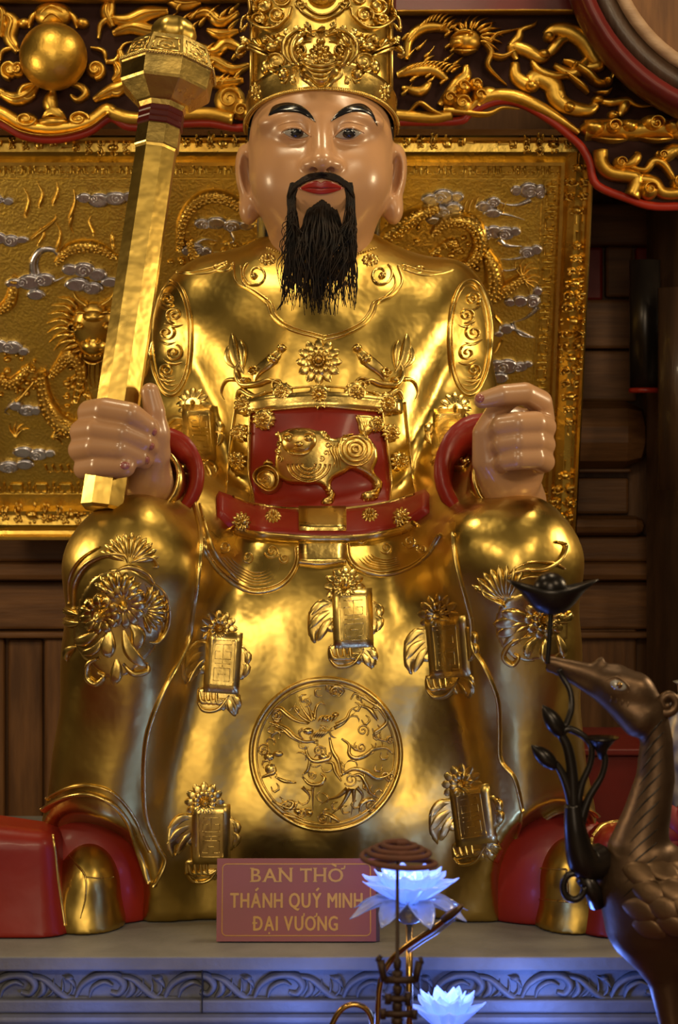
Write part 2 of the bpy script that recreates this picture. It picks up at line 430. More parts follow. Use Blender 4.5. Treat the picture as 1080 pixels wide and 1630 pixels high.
    def inflate(s, poly, h, step=3.0, soft=10.0, smooth=True):
        """a pillowed shape filling a closed photo-pixel outline"""
        q = catmull(poly, max(40, len(poly)*5), True) if smooth else np.asarray(poly, float)
        a, b = q, np.roll(q, -1, 0); x0, y0 = q.min(0)-step; x1, y1 = q.max(0)+step
        gx = np.arange(x0, x1+step, step); gy = np.arange(y0, y1+step, step); GX, GY = np.meshgrid(gx, gy); pts = np.stack([GX.ravel(), GY.ravel()], 1)
        ins = np.zeros(len(pts), bool)
        for i in range(len(a)):
            c = ((a[i, 1] > pts[:, 1]) != (b[i, 1] > pts[:, 1])); xx = (b[i, 0]-a[i, 0])*(pts[:, 1]-a[i, 1])/(b[i, 1]-a[i, 1]+1e-12)+a[i, 0]; ins ^= c & (pts[:, 0] < xx)
        ab = b-a; t = np.clip(((pts[:, None]-a)*ab).sum(2)/((ab*ab).sum(1)+1e-9), 0, 1); cl = a+ab*t[..., None]; dd = np.linalg.norm(pts[:, None]-cl, axis=2); k = dd.argmin(1); dist = dd[np.arange(len(pts)), k]; near = cl[np.arange(len(pts)), k]
        nx = len(gx); used = {}; ii = ins.reshape(GX.shape)
        def vert(j, i):
            m = j*nx+i
            if m not in used:
                p = pts[m] if ins[m] else near[m]; r = s.s(p[0], p[1])
                if r is None: return None
                hh = h*math.sqrt(max(0, 1-(1-min(1, dist[m]/soft))**2)) if ins[m] else -.003
                used[m] = len(s.v); s.v.append(tuple(r[0]+r[1]*(hh+s.lift)))
            return used[m]
        for j in range(len(gy)-1):
            for i in range(nx-1):
                if ii[j, i] or ii[j+1, i] or ii[j, i+1] or ii[j+1, i+1]:
                    f = [vert(j, i), vert(j+1, i), vert(j+1, i+1), vert(j, i+1)]
                    if None not in f: s.f.append(f)
        return s
    def top(s, plane=None): return Surf([(s.v, s.f)], plane)
    def merge(s, o):
        n = len(s.v); s.v += o.v; s.f += [[i+n for i in q] for q in o.f]; return s
    def build(s, name, mat, parent=None, label=None, smooth=True): return mesh_obj(name, s.v, s.f, mat, parent, smooth, label)
class Split:
    '''each raised piece becomes an object of its own'''
    def __init__(s, surf, mat, parent, names): s.a = (surf, mat, parent, names)
    def __getattr__(s, m):
        surf, mat, parent, names = s.a
        def call(*a, **k):
            r = Rel(surf); getattr(r, m)(*a, **k); return r.build(names.get(m, 'carved_piece'), mat, parent)
        return call
def mir(pts, cx): return [(2*cx-a, b) for a, b in pts]
# ================================================================== the setting
ALT = 0.90                                            # altar top
def W(px, y): return (px-HX)*sc(y)
def Zr(py, y): return ZC-(py-HY)*sc(y)
fl = struct(box_obj('floor', (-3, -9, -.05), (3, 1.3, 0), 'floor', bev=0))
# back wall of brown wood: a dark board plane, with rails and raised panels standing proud
WY = .80
wall = struct(box_obj('wall_back', (-3, WY, 0), (3, WY+.08, 3.6), 'wood', bev=0))
def rail(r0, r1, x0, x1, th, mat='wood_h', bev=.006, name='rail', y=None):
    y = y or WY; return box_obj(name, (W(x0, y), y-th, Zr(r1, y)), (W(x1, y), y+.001, Zr(r0, y)), mat, wall, bev)
rail(852, 892, -500, 2000, .05); rail(892, 921, -500, 2000, .075, bev=.012); rail(924, 1000, -500, 2000, .03)
rail(1003, 1013, -500, 2000, .045, bev=.004)
rail(640, 745, 820, 1028, .11, bev=.05, name='cornice_moulding'); rail(745, 752, 820, 1000, .06)
rail(820, 850, 820, 1020, .09, bev=.02, name='cornice_moulding'); rail(560, 640, 820, 1010, .04); rail(480, 557, 820, 1003, .05)
rail(330, 395, 820, 1100, .06); rail(395, 475, 962, 1005, .03, name='panel')
rail(395, 480, 905, 958, .025, 'red', name='panel'); rail(395, 470, 1010, 1040, .025, 'red', name='panel')
rail(760, 818, 880, 1000, .02, name='panel')
rail(1013, 2100, -40, 10, .03, 'wood', name='stile'); rail(1016, 2100, 14, 70, .016, 'wood', name='panel'); rail(1013, 2100, 74, 130, .03, 'wood', name='stile')
rail(940, 1170, 905, 1012, .02, 'wood', name='panel'); rail(1170, 1190, 900, 1030, .035, name='rail')
rail(1013, 2100, -420, -60, .016, 'wood', name='panel'); rail(1013, 2100, 130, 900, .016, 'wood', name='panel')
# round wooden column at the right
V, Q = lathe([(.13, 0), (.13, 3.6)], W(1140, .62), .62, 40); col_o = struct(mesh_obj('trim_column', V, Q, 'wood_dark'))
ceil = struct(box_obj('ceiling', (-3, -9, 3.6), (3, 1.3, 3.66), 'wood_dark', bev=0))
struct(box_obj('wall_left', (-3.08, -9, 0), (-3, 1.3, 3.6), 'wood_dark', bev=0)); struct(box_obj('wall_right', (3, -9, 0), (3.08, 1.3, 3.6), 'wood_dark', bev=0))

# ------------------------------------------------------------------ stone altar
AY = -.57
altar = thing('stone_altar', 'grey stone altar with wave-carved front edge under the golden statue', 'altar', (0, 0, 0))
box_obj('top_slab', (-1.3, AY, ALT-.018), (1.3, .45, ALT), 'stone', altar, .002, 'pale grey stone top slab')
yb = AY+.004
box_obj('upper_band', (-1.29, yb, Zr(1546, yb)), (1.29, .44, ALT-.0175), 'stone_cut', altar, .002)
box_obj('frieze_ground', (-1.285, yb+.016, Zr(1593, yb)), (1.285, .43, Zr(1545, yb)), 'stone_cut', altar, 0)
box_obj('lower_band', (-1.29, yb, Zr(1613, yb)), (1.29, .44, Zr(1592, yb)), 'stone_cut', altar, .003)
box_obj('foot_moulding', (-1.29, yb-.012, Zr(1630, yb)), (1.29, .44, Zr(1613.5, yb)), 'stone_cut', altar, .008)
box_obj('altar_body', (-1.27, yb+.02, 0), (1.27, .43, Zr(1629, yb)), 'stone_cut', altar, 0)
fs = Surf(plane=yb+.016)
for k in range(-2, 9):
    x0 = -52+k*142; R_ = Rel(fs)
    # one carved breaker: a comma-shaped crest with fine combed lines and a small splash under it
    R_.stroke([(x0-46, 1552), (x0-20, 1558), (x0+4, 1578), (x0+22, 1588), (x0+52, 1588)], 13, .012, 'swell')
    R_.stroke([(x0+30, 1589), (x0+42, 1566), (x0+66, 1552), (x0+94, 1552), (x0+108, 1566), (x0+100, 1580), (x0+86, 1578)], 15, .014, 'swell')
    R_.stroke([(x0+52, 1590), (x0+58, 1572), (x0+76, 1562), (x0+90, 1568)], 9, .011, 'swell')
    R_.stroke([(x0+108, 1590), (x0+122, 1574), (x0+116, 1554)], 12, .012, 'lens')
    for j in range(4):
        R_.stroke([(x0-34+j*15, 1588), (x0-20+j*15, 1576), (x0-18+j*14, 1556)], 5, .010, 'lens')
    R_.stroke([(x0+8, 1552), (x0+24, 1560), (x0+32, 1574)], 8, .011, 'lens'); R_.dome(x0+20, 1556, 8, 5, .010)
    R_.build('carved_wave', 'stone_cut', altar)
# joint in the stone front
box_obj('joint', (W(321, yb), yb-.0015, Zr(1612, yb)), (W(323, yb), yb+.02, Zr(1524, yb)), 'dirt', altar, 0)

# lower offering table in front of the altar (below the frame), carries the lamps, the coil stand and the crane
TBL = .79
tb = thing('offering_table', 'dark red lacquered offering table in front of the stone altar', 'table', (0, -1.0, 0))
box_obj('table_top', (-1.2, -1.42, TBL-.04), (1.2, -.62, TBL), 'red_dark', tb, .006)
box_obj('apron', (-1.12, -1.36, TBL-.16), (1.12, -.68, TBL-.041), 'red_dark', tb, .004)
for sx in (-1, 1):
    for yy in (-1.34, -.70):
        box_obj('leg', (sx*1.08-.035, yy-.035, 0), (sx*1.08+.035, yy+.035, TBL-.1601), 'red_dark', tb, .006)
# ================================================================== the statue
ST = thing('statue', 'large seated golden deity statue with black beard and tall crown on the altar', 'statue', (0, -.1, ALT))
h = .0075
S = Sdf((-.62, -.62, .865), (.56, .42, 1.93), h)
def pr(px, y): return px*sc(y)
def E(px, py, y, rx, rz, ry, roll=0): return S.ell(P(px, py, y), (rx*sc(y), ry, rz*sc(y)), roll)
def Cp(a, b, ra, rb): return S.cap(P(*a), P(*b), ra*sc(a[2]), rb*sc(b[2]))
# torso
S.add(Cp((425, 545, .07), (605, 545, .07), 128, 128), 0)
S.add(E(514, 600, .05, 185, 150, .185), .10)
S.add(E(514, 745, .05, 192, 150, .225), .10)
S.add(Cp((335, 500, .08), (696, 500, .08), 72, 72), .11)
S.add(Cp((512, 395, .06), (512, 470, .06), 74, 105), .08)
# upper arms and sleeves
for a in (((325, 505, .07), (292, 640, .03), (290, 730, -.02), (262, 790, -.25)), ((708, 505, .07), (722, 640, .03), (728, 730, -.02), (758, 785, -.25))):
    S.add(Cp(a[0], a[1], 74, 66), .025)
    S.add(Cp(a[1], a[2], 66, 76), .03)
    S.add(Cp(a[2], a[3], 78, 56), .03)
# sleeve folds hanging below the elbows
S.add(Cp((318, 640, .0), (318, 800, -.10), 40, 52), .03); S.add(Cp((700, 640, .0), (696, 800, -.10), 40, 52), .03)
# lap, knees, shins
S.add(E(515, 985, -.10, 250, 190, .235), .06)
for kx, kz, fx, fz, hx in ((212, 905, 168, 1345, 400), (812, 900, 848, 1320, 630)):
    S.add(Cp((hx, 880, .0), (kx, kz, -.39), 105, 106), .05)
    S.add(Cp((kx, kz, -.39), ((kx*2+fx)/3, (kz*2+fz)/3, -.375), 106, 92), .03)
    S.add(Cp(((kx*2+fx)/3, (kz*2+fz)/3, -.375), (fx, fz, -.35), 92, 96), .04)
# skirt hanging between the legs and spreading to the base
S.add(E(518, 1190, -.13, 300, 330, .235), .09)
S.add(E(338, 1150, -.25, 95, 330, .095), .07); S.add(E(698, 1150, -.25, 95, 330, .095), .07)
S.add(S.box(P(518, 1345, -.14), (275*sc(-.14), .20, 130*sc(-.14)), .08), .12)
S.add(Cp((285, 1450, -.30), (775, 1450, -.30), 36, 36), .06)
S.add(Cp((168, 1345, -.33), (250, 1440, -.33), 92, 48), .05); S.add(Cp((848, 1320, -.33), (775, 1440, -.33), 92, 48), .05)
S.add(S.box(P(515, 1250, .12), (330*sc(.12), .16, 235*sc(.12)), .06), .05)
# the gowns open over the feet in an arch
for fx, fz, rl in ((128, 1435, .0), (895, 1420, .0)):
    S.sub(S.ell(P(fx, fz, -.44), (112*sc(-.44), .12, 138*sc(-.44))), .02)
# gentle hand-beaten unevenness and drapery waves
S.d += (.0035*np.sin(S.X*31+S.Z*9)*np.sin(S.Z*17+S.Y*11)+.002*np.sin(S.X*57-S.Z*21+1.3)).astype(np.float32)
S.d = np.maximum(S.d, (ALT+.0015-S.Z))
BV, BF = S.mesh(); del S
robe = mesh_obj('robe', BV, BF, 'gold', ST, label='gilded robe with raised emblems')
body = Surf([(BV, BF)])
# ------------------------------------------------------------------ head
S = Sdf((-.19, -.20, 1.80), (.14, .17, 2.20), .0028)
def L3(px, py, y): return P(px, py, y)
S.add(E(511, 228, .02, 113, 140, .140), 0)
S.add(E(511, 292, -.005, 103, 98, .122), .05)
S.add(E(511, 350, -.02, 62, 52, .096), .05)
S.add(Cp((511, 350, .03), (511, 440, .03), 74, 84), .03)
for sx in (-1, 1):                                         # cheeks, brows
    S.add(E(511+sx*58, 285, -.058, 44, 50, .055), .03)
    S.add(E(511+sx*46, 190, -.085, 52, 15, .030, -sx*.12), .03)
    S.sub(E(511+sx*44, 214, -.142, 38, 16, .026), .025)
    S.add(E(511+sx*43, 212, -.098, 27, 17, .026), .012)     # eyeball under the lids
S.add(E(512, 296, -.098, 44, 34, .036), .03)               # muzzle
S.add(Cp((512, 196, -.116), (513, 256, -.152), 9, 15), .022)   # nose
S.add(E(513, 258, -.152, 18, 13, .018), .012)
for sx in (-1, 1): S.add(E(513+sx*21, 262, -.137, 12, 10, .016), .010)
for sx in (-1, 1): S.sub(E(513+sx*11, 270, -.150, 6, 4, .010), .004)
for sx, ex in ((-1, 398), (1, 625)):                       # long-lobed ears
    e = E(ex, 285, .03, 22, 56, .030, -sx*.16)
    S.add(e, .012); S.add(E(ex-sx*-3, 336, .025, 14, 22, .020, -sx*.1), .014)
    S.sub(E(ex+sx*3, 277, .002, 12, 36, .022, -sx*.16), .006)
    S.add(Cp((ex-sx*1, 262, .006), (ex-sx*5, 310, .004), 3, 4), .006)
    S.add(Cp((ex-sx*14, 285, -.004), (ex-sx*16, 305, -.004), 7, 6), .008)
HV, HF = S.mesh(); del S
head = mesh_obj('head', HV, HF, 'skin', ST, label='painted pale face with long ear lobes')
face = Surf([(HV, HF)])
def relief(parent, name, mat, fn, surf=None, label=None, lift=0):
    r = Rel(surf or face, lift); fn(r); return r.build(name, mat, parent, label)
relief(head, 'eyebrow', 'black', lambda r: r.patch([(428, 184), (436, 170), (456, 164), (478, 168), (494, 180), (503, 194)], [(428, 185), (441, 180), (458, 178.5), (476, 180), (491, 187), (503, 194.5)], 22, 4, .0012, .003))
relief(head, 'eyebrow', 'black', lambda r: r.patch([(527, 193), (540, 177), (558, 167.5), (577, 166), (592, 178), (601, 200)], [(527, 193.5), (542, 185.5), (559, 179), (576, 178.5), (590, 184), (601, 200.5)], 22, 4, .0012, .003))
for sx, cx, cy in ((-1, 471, 213), (1, 554, 214)):
    up = [(cx-20, cy-3), (cx-8, cy-7), (cx+6, cy-6), (cx+20, cy+3)]; lo = [(cx-20, cy-2), (cx-7, cy+5), (cx+7, cy+7), (cx+20, cy+4)]
    if sx > 0: up = [(cx-20, cy+3), (cx-7, cy-7), (cx+8, cy-8), (cx+21, cy-3)]; lo = [(cx-20, cy+4), (cx-7, cy+7), (cx+8, cy+6), (cx+21, cy-2)]
    ew = relief(head, 'eye', 'eyewhite', lambda r: r.patch(up, lo, 14, 6, .0012, .002))
    relief(head, 'iris', 'black', lambda r: r.dome(cx+2, cy-.5, 11, 7.6, .0030, 4, 18))
    relief(head, 'eyelid', 'skin', lambda r: (r.stroke([(up[0][0]-3, up[0][1]+2)]+[(a, b-2.5) for a, b in up]+[(up[-1][0]+5, up[-1][1]+1)], 5.5, .0042, 'swell'),
        r.stroke([(a, b+2.5) for a, b in lo], 4, .0028, 'lens'),
        r.stroke([(cx+sx*-20, cy-10), (cx-sx*4, cy-20), (cx+sx*18, cy-17), (cx+sx*44, cy-6)], 5, .0025, 'lens')))
    relief(head, 'lash_line', 'black', lambda r: r.stroke(up, 3.0, .0040, 'lens'))
relief(head, 'lips', 'lip', lambda r: (r.patch([(478, 300), (494, 291), (505, 288), (511, 291), (518, 288), (530, 291), (545, 299)], [(478, 301), (494, 299), (505, 299), (511, 300), (518, 299), (530, 299), (545, 300)], 26, 5, .0042, .003),
    r.patch([(480, 300.5), (495, 299.5), (511, 300.5), (528, 299.5), (544, 300)], [(480, 301), (495, 306), (511, 308.5), (528, 306), (544, 300.5)], 22, 5, .0038, .003)))
# hair: skull cap under the crown, locks beside the neck
S = Sdf((-.19, -.14, 1.80), (.14, .20, 2.24), .005)
S.add(E(511, 215, .048, 117, 138, .130), 0); S.sub(S.box(P(511, 300, -.12), (.2, .085, .2), .01), 0)
S.sub(S.box(P(511, 340, 0), (.2, .3, .105), .01), 0)
S.add(Cp((509, 310, .085), (507, 400, .080), 98, 98), .02); S.d = np.maximum(S.d, -(S.Y-.022))
V, Q = S.mesh(); del S
mesh_obj('hair', V, Q, 'black', ST, label='glossy black hair behind the neck')

# beard and moustache of real hair
def strand(mb, pts, r0, r1, n=12):
    c = catmull(pts, n); t = np.linspace(0, 1, n); mb.add(*tube([P(a[0], a[1], a[2]) for a in c], (r0+(r1-r0)*t)*.001, 5))
def fy(px, py, off):
    r = face(px, py); return (r[0].y if r else -.12)-off
mb = MB(); R = random.Random(3)
for i in range(240):                                       # chin beard
    u = R.gauss(0, 1); u = max(-1.5, min(1.5, u)); x0 = 513+u*15; y0 = 318+abs(u)*11+R.uniform(-1, 8); ln = R.uniform(.55, 1)
    xe = 507+u*20+R.uniform(-9, 9); ye = y0+40+(506-y0-40)*ln-abs(u)*22*R.random(); dy = R.uniform(-.014, .010)
    wv = 5*math.sin(u*3+i*.05); a, b = R.uniform(-6, 6)+wv, R.uniform(-7, 7)-wv
    strand(mb, [(x0, y0, fy(x0, y0, .001)), (x0+u*5, y0+22, min(fy(x0, y0+22, .004), -.118)+dy*.3), (x0+u*10+a, y0+(ye-y0)*.45, -.150+dy), (xe+b, y0+(ye-y0)*.75, -.152+dy), (xe, ye, -.15+dy)], R.uniform(1.3, 2.2), .5)
mb.build('beard', 'hair', ST, label='long black chin beard')
mb = MB()
for sx in (-1, 1):
    for i in range(110):
        u = R.random(); x0 = 512+sx*(1+u*40); y0 = 279+15*u**2.2+R.uniform(-3.5, 4.5); xm = x0+sx*7; ym = y0+1+7*u*u+R.uniform(-1, 1); xe = min(52, abs(xm-512)+9)*sx+512; ye = ym+3+16*u*u
        strand(mb, [(x0-sx*6, y0-1, fy(x0-sx*6, y0-1, .001)), (x0, y0, fy(x0, y0, .003)), (xm, ym, fy(xm, ym, .003)), (xe, ye, fy(xe, ye, .0025))], 1.7, 1.3, 7)
    for i in range(95):
        u = R.random(); x0 = 512+sx*(41+u*11); ln = R.random()**.65; y0 = 294+R.uniform(-4, 8)
        xe = 512+sx*(46+R.uniform(-20, 8))-4+(-10 if sx < 0 else 6)*ln; ye = 345+150*ln; dy = R.uniform(-.008, .006)
        strand(mb, [(x0-sx*3, y0, fy(x0, y0, .002)), (x0+sx*R.uniform(-2, 3), 322, min(fy(x0, 322, .004), -.10)), (x0+sx*R.uniform(-9, 5), 325+(ye-325)*.4, -.142+dy), (xe+R.uniform(-8, 8), 325+(ye-325)*.75, -.152+dy), (xe, ye, -.152+dy)], R.uniform(1.0, 1.8), .5)
for k in range(5):                                         # the stray lock at the left
    strand(mb, [(470, 320, -.13), (462+k, 380, -.145), (455+k*2, 430, -.15), (463-k, 455, -.152), (441+k*2, 494-k*2, -.15)], 1.3, .7)
mb.build('moustache', 'hair', ST, label='black moustache with long drooping ends')

# ------------------------------------------------------------------ crown
crown = thing('crown', '', ''); del crown['label'], crown['category']; crown.parent = ST; crown.location = P(512, 150, .02)-Vector(ST.location)
def ringpt(th, row, R0, yc=.03, dep=1.12):
    x = R0*math.sin(th); yy = yc-R0*sc(0)*dep*math.cos(th); return P(512+x*CAMD/(CAMD+yy)*1.0, row, yy)
NB = 56
def rim_row(th): c = max(-.2, math.cos(th)); return 144+62*(1-c)**1.05
def top_row(th): c = max(-.2, math.cos(th)); return 92+74*(1-c)**.85
V = []; Q = []
for j, (f, dr) in enumerate(((0, 0), (0, 5), (.15, 4), (.5, 3.5), (.85, 4), (1, 5), (1, -8), (.5, -9), (0, -4))):
    for i in range(NB):
        th = -math.pi+2*math.pi*i/NB; V.append(ringpt(th, rim_row(th)*(1-f)+top_row(th)*f, 117+dr))
n_ = 9
for j in range(n_-1):
    for i in range(NB): Q.append([j*NB+i, j*NB+(i+1) % NB, (j+1)*NB+(i+1) % NB, (j+1)*NB+i])
band = mesh_obj('band', V, Q, 'gold_relief', crown); bandVQ = (V, Q)
rb = Rel(Surf([bandVQ])); tp = [ringpt(-1.62+3.24*i/60, rim_row(-1.62+3.24*i/60), 122) for i in range(61)]
mbd = MB()
for k in range(0, 121):
    th = -1.7+3.4*k/120; p = ringpt(th, rim_row(th)-2.5, 123.5)
    mbd.add(*tube([p+Vector((0, 0, -.0032)), p+Vector((0, 0, -.0015)), p, p+Vector((0, 0, .0015)), p+Vector((0, 0, .0032))], [.0006, .0024, .003, .0024, .0006], 6))
mbd.build('bead_row', 'gold_relief', crown)
# tall body of the crown, gently rounded in plan, running up out of the picture
V = []; Q = []; nb = 40; rows_ = (170, 120, 60, 0, -70)
for rw in rows_:
    for k in range(nb):
        a = 2*math.pi*k/nb; cx_, sy_ = math.cos(a), math.sin(a); e = .62
        xx = math.copysign(abs(cx_)**e, cx_); yy = math.copysign(abs(sy_)**e, sy_); p = P(512+xx*110, rw, .03); V.append((p.x, .03+yy*.088, p.z))
for j in range(len(rows_)-1):
    for k in range(nb): Q.append([j*nb+k, j*nb+(k+1) % nb, (j+1)*nb+(k+1) % nb, (j+1)*nb+k])
Q.append(list(range(nb))[::-1]); Q.append([(len(rows_)-1)*nb+k for k in range(nb)])
bodyV, bodyQ = V, Q
cb = mesh_obj('crown_body', V, Q, 'gold', crown)
b = P(623, -70, .02)
cs = Surf([bandVQ, (bodyV, bodyQ)], plane=-.02)
for xx in (401, 623): mesh_obj('edge_strip', *tube([P(xx, 160, -.01), P(xx, 60, -.01), P(xx, -70, -.01)], .0035, 8), 'gold_relief', crown)
def crel(name, fn, lift=.0): r = Rel(cs, lift); fn(r); return r.build(name, 'gold_relief', crown)
def peony(r):
    r.inflate([(478, 104), (468, 90), (466, 72), (476, 58), (492, 50), (512, 46), (532, 50), (546, 58), (556, 72), (552, 92), (542, 104), (540, 120), (528, 126), (521, 135), (512, 139), (503, 136), (494, 128), (481, 120)], .016, 3, 16)
    t = r.top(plane=-.12); q = Rel(t)
    q.rosette(510, 86, 19, 9, .006, 2, .3)
    for sx in (-1, 1):
        X = lambda a: 510+sx*a
        q.stroke([(X(8), 58), (X(24), 54), (X(40), 62), (X(46), 80), (X(40), 98), (X(26), 108)], 11, .012, 'swell'); q.stroke([(X(14), 66), (X(28), 68), (X(34), 82), (X(26), 96)], 8, .010, 'swell')
        q.spiral(X(31), 82, 11, 1.5, 0 if sx > 0 else math.pi, sx, 5, .012); q.dome(X(31), 82, 6, 6, .010)
        q.stroke([(X(24), 46), (X(42), 52), (X(58), 68), (X(56), 90), (X(44), 104)], 8, .014, 'swell')
        for k in range(3): q.leaf([(X(14+k*14), 52+k*5), (X(20+k*16), 42+k*5), (X(22+k*18), 34+k*6)], 12, .010)
    for k, (yy, ww) in enumerate(((104, 30), (111, 26), (118, 20), (125, 14))): q.stroke([(510-ww, yy-8), (510-ww*.5, yy-1), (511, yy+1), (510+ww*.5, yy-1), (510+ww, yy-8)], 8, .008, 'lens')
    q.stroke([(478, 106), (482, 120), (494, 127), (503, 136), (512, 139), (521, 135), (528, 125), (539, 119), (542, 106)], 5, .009)
    q.leaf([(512, 62), (511, 50), (513, 40)], 15, .010); q.dome(511, 66, 8, 6, .010)
    r.merge(q)
crel('peony_ornament', peony)
def scr(sx):
    def f(r):
        X = lambda a: 510+sx*a
        r.spiral(X(67), 99, 17, 1.6, math.pi*.5, sx, 6, .012); r.dome(X(67), 99, 19, 17, .009)
        r.dome(X(84), 108, 11, 14, .014); r.dome(X(58), 118, 10, 10, .010); r.dome(X(74), 76, 14, 10, .015); r.dome(X(62), 66, 12, 10, .012)
        r.leaf([(X(40), 118), (X(44), 128), (X(38), 134)], 12, .008); r.leaf([(X(50), 120), (X(56), 130), (X(66), 126)], 9, .008)
        r.stroke([(X(78), 92), (X(92), 84), (X(106), 77), (X(120), 76), (X(131), 82), (X(130), 90), (X(123), 88)], 10, .014, 'swell', lift=.006)
        r.stroke([(X(82), 84), (X(98), 74), (X(112), 70), (X(126), 72)], 7, .012, 'swell', lift=.008)
        r.leaf([(X(88), 82), (X(100), 70), (X(104), 60)], 13, .014); r.leaf([(X(104), 72), (X(118), 66), (X(128), 58)], 13, .014)
        r.leaf([(X(70), 70), (X(84), 60), (X(92), 66)], 12, .012)
        r.beads([(X(66), 56), (X(80), 62), (X(90), 74)], 6, 3, .012)
    return f
crel('side_scroll', scr(-1)); crel('side_scroll', scr(1))
def topo(sx):
    def f(r):
        X = lambda a: 511+sx*a
        r.stroke([(X(46), 12), (X(52), 30), (X(70), 46), (X(92), 44), (X(108), 26), (X(114), 4), (X(112), -20)], 6, .014, lift=.004)
        r.stroke([(X(108), 30), (X(118), 26), (X(126), 34), (X(126), 50), (X(121), 44), (X(116), 38)], 6, .010, 'swell', lift=.004)
        for a, b, q in ((68, 24, 14), (88, 10, 15), (94, 30, 10), (62, -2, 14), (98, -12, 14)): r.spiral(X(a), b, q, 1.5, a*.1, sx, 5, .010); r.dome(X(a), b, q*.8, q*.8, .006)
        r.beads([(X(56), 30), (X(74), 42), (X(96), 34)], 6, 3, .010)
    return f
crel('top_scroll', topo(-1)); crel('top_scroll', topo(1))
crel('crown_pearl', lambda r: (r.dome(513, -6, 24, 20, .03, 6, 20), r.stroke([(470, 4), (484, 22), (512, 33), (540, 22), (556, 4)], 7, .016, 'swell'), r.stroke([(482, 6), (498, 20), (513, 25), (530, 20), (544, 6)], 6, .014), r.spiral(478, 6, 10, 1.4, 0, -1, 4, .012), r.spiral(550, 6, 10, 1.4, math.pi, 1, 4, .012)))
crel('rib', lambda r: r.stroke([(535, 26), (535, 52)], 3, .006))
for sx in (-1, 1): crel('band_rosette', lambda r: (r.rosette(510+sx*104, 146, 11, 8, .004, sq=1.4),))

# ------------------------------------------------------------------ hands
S = Sdf((-.41, -.50, 1.455), (-.215, -.22, 1.70), .0028)
def ch(pts, rad, k=.006): return S.chain([P(*p) for p in pts], [1.10*r*sc(p[2]) for r, p in zip(rad, pts)], k)
S.add(ch([(243, 800, -.27), (235, 760, -.345)], [38, 36]), 0)
S.add(E(196, 712, -.362, 62, 58, .030, .15), .03)
S.add(ch([(228, 765, -.36), (246, 722, -.392), (247, 690, -.405)], [30, 24, 20]), .02)
S.add(ch([(247, 690, -.405), (246, 655, -.412), (239, 624, -.412)], [19, 16, 13.5]), .01)
for (r0, x0, sl, tipx, tipy, rr) in ((655, 146, 10, 241, 690, 18), (686, 133, 8, 238, 712, 17.5), (714, 130, 4, 230, 733, 17), (744, 137, -2, 199, 742, 15.5)):
    S.add(ch([(x0+22, r0+4, -.365), (x0-2, r0+2, -.395), (x0+22, r0-2, -.437), (x0+62, r0+sl*.5, -.450), (tipx-10, (r0+tipy)/2+4, -.440), (tipx, tipy, -.420)], [rr, rr+1, rr+.5, rr, rr-2, rr-4.5]), .005)
V, Q = S.mesh(); del S
h1 = mesh_obj('hand', V, Q, 'skin', ST, label='painted hand closed round the mace shaft'); hs1 = Surf([(V, Q)])
for pts in ([(193, 737), (206, 746)],): relief(h1, 'fingernail', 'nail', lambda r: r.dome(199, 741, 8.5, 7, .0022, 3, 12), hs1)
relief(h1, 'fingernail', 'nail', lambda r: r.dome(235, 733, 6, 9, .0025, 3, 12), hs1)
relief(h1, 'fingernail', 'nail', lambda r: r.dome(242, 711, 6, 8, .0025, 3, 12), hs1); relief(h1, 'fingernail', 'nail', lambda r: r.dome(246, 688, 6, 8, .0025, 3, 12), hs1)
S = Sdf((.17, -.49, 1.455), (.36, -.22, 1.70), .0028)
S.add(ch([(822, 800, -.27), (812, 765, -.345)], [44, 42]), 0)
S.add(E(815, 712, -.365, 58, 66, .034), .03)
S.add(ch([(800, 770, -.37), (776, 735, -.388), (772, 690, -.392), (790, 655, -.395), (812, 640, -.41)], [30, 22, 18, 15, 11]), .015)
S.add(ch([(862, 668, -.365), (860, 640, -.385), (836, 627, -.412), (800, 629, -.425), (768, 637, -.425)], [20, 18, 17, 15.5, 12]), .006)
for (r0, x1, ty, rr) in ((676, 800, 684, 18), (704, 803, 706, 17), (731, 808, 733, 16)):
    S.add(ch([(858, r0+2, -.365), (866, r0+4, -.388), (852, r0-2, -.425), (825, r0-1, -.437), (x1, r0+2, -.430), (x1-10, ty+6, -.405)], [rr, rr+.5, rr, rr, rr-1, rr-4]), .005)
V, Q = S.mesh(); del S
h2 = mesh_obj('hand', V, Q, 'skin', ST, label='painted fist resting on the knee with the forefinger crooked'); hs2 = Surf([(V, Q)])
relief(h2, 'fingernail', 'nail', lambda r: r.dome(764, 634, 8, 7.5, .0022, 3, 12), hs2)

# cuffs: gold inner sleeve and red turned lining round each wrist
def cuff(name, mat, c, ax, r0, r1, ln, thick, label=None):
    c = P(*c); ax = Vector(ax).normalized(); q = ax.to_track_quat('Z', 'Y').to_matrix(); V = []; Q = []; n = 28
    prof = [(r0, 0), (r0*.3+r1*.7, ln*.5), (r1, ln), (r1-thick, ln+.002), (r1-thick*2.2, ln*.5), (r0-thick*2, 0)]
    for r, z in prof:
        for k in range(n):
            a = 2*math.pi*k/n; V.append(c+q@Vector((r*math.cos(a), r*math.sin(a)*1.05, z)))
    m = len(prof)
    for j in range(m):
        for k in range(n): Q.append([j*n+k, j*n+(k+1) % n, ((j+1) % m)*n+(k+1) % n, ((j+1) % m)*n+k])
    return mesh_obj(name, V, Q, mat, ST, label=label)
cuff('sleeve_lining', 'red', (272, 770, -.255), (-.30, -.9, .22), .048, .070, .050, .014, 'red sleeve lining')
cuff('inner_cuff', 'gold_relief', (258, 775, -.285), (-.30, -.8, .25), .040, .047, .040, .005)
cuff('sleeve_lining', 'red', (752, 765, -.255), (.38, -.9, .22), .056, .084, .056, .016, 'red sleeve lining')
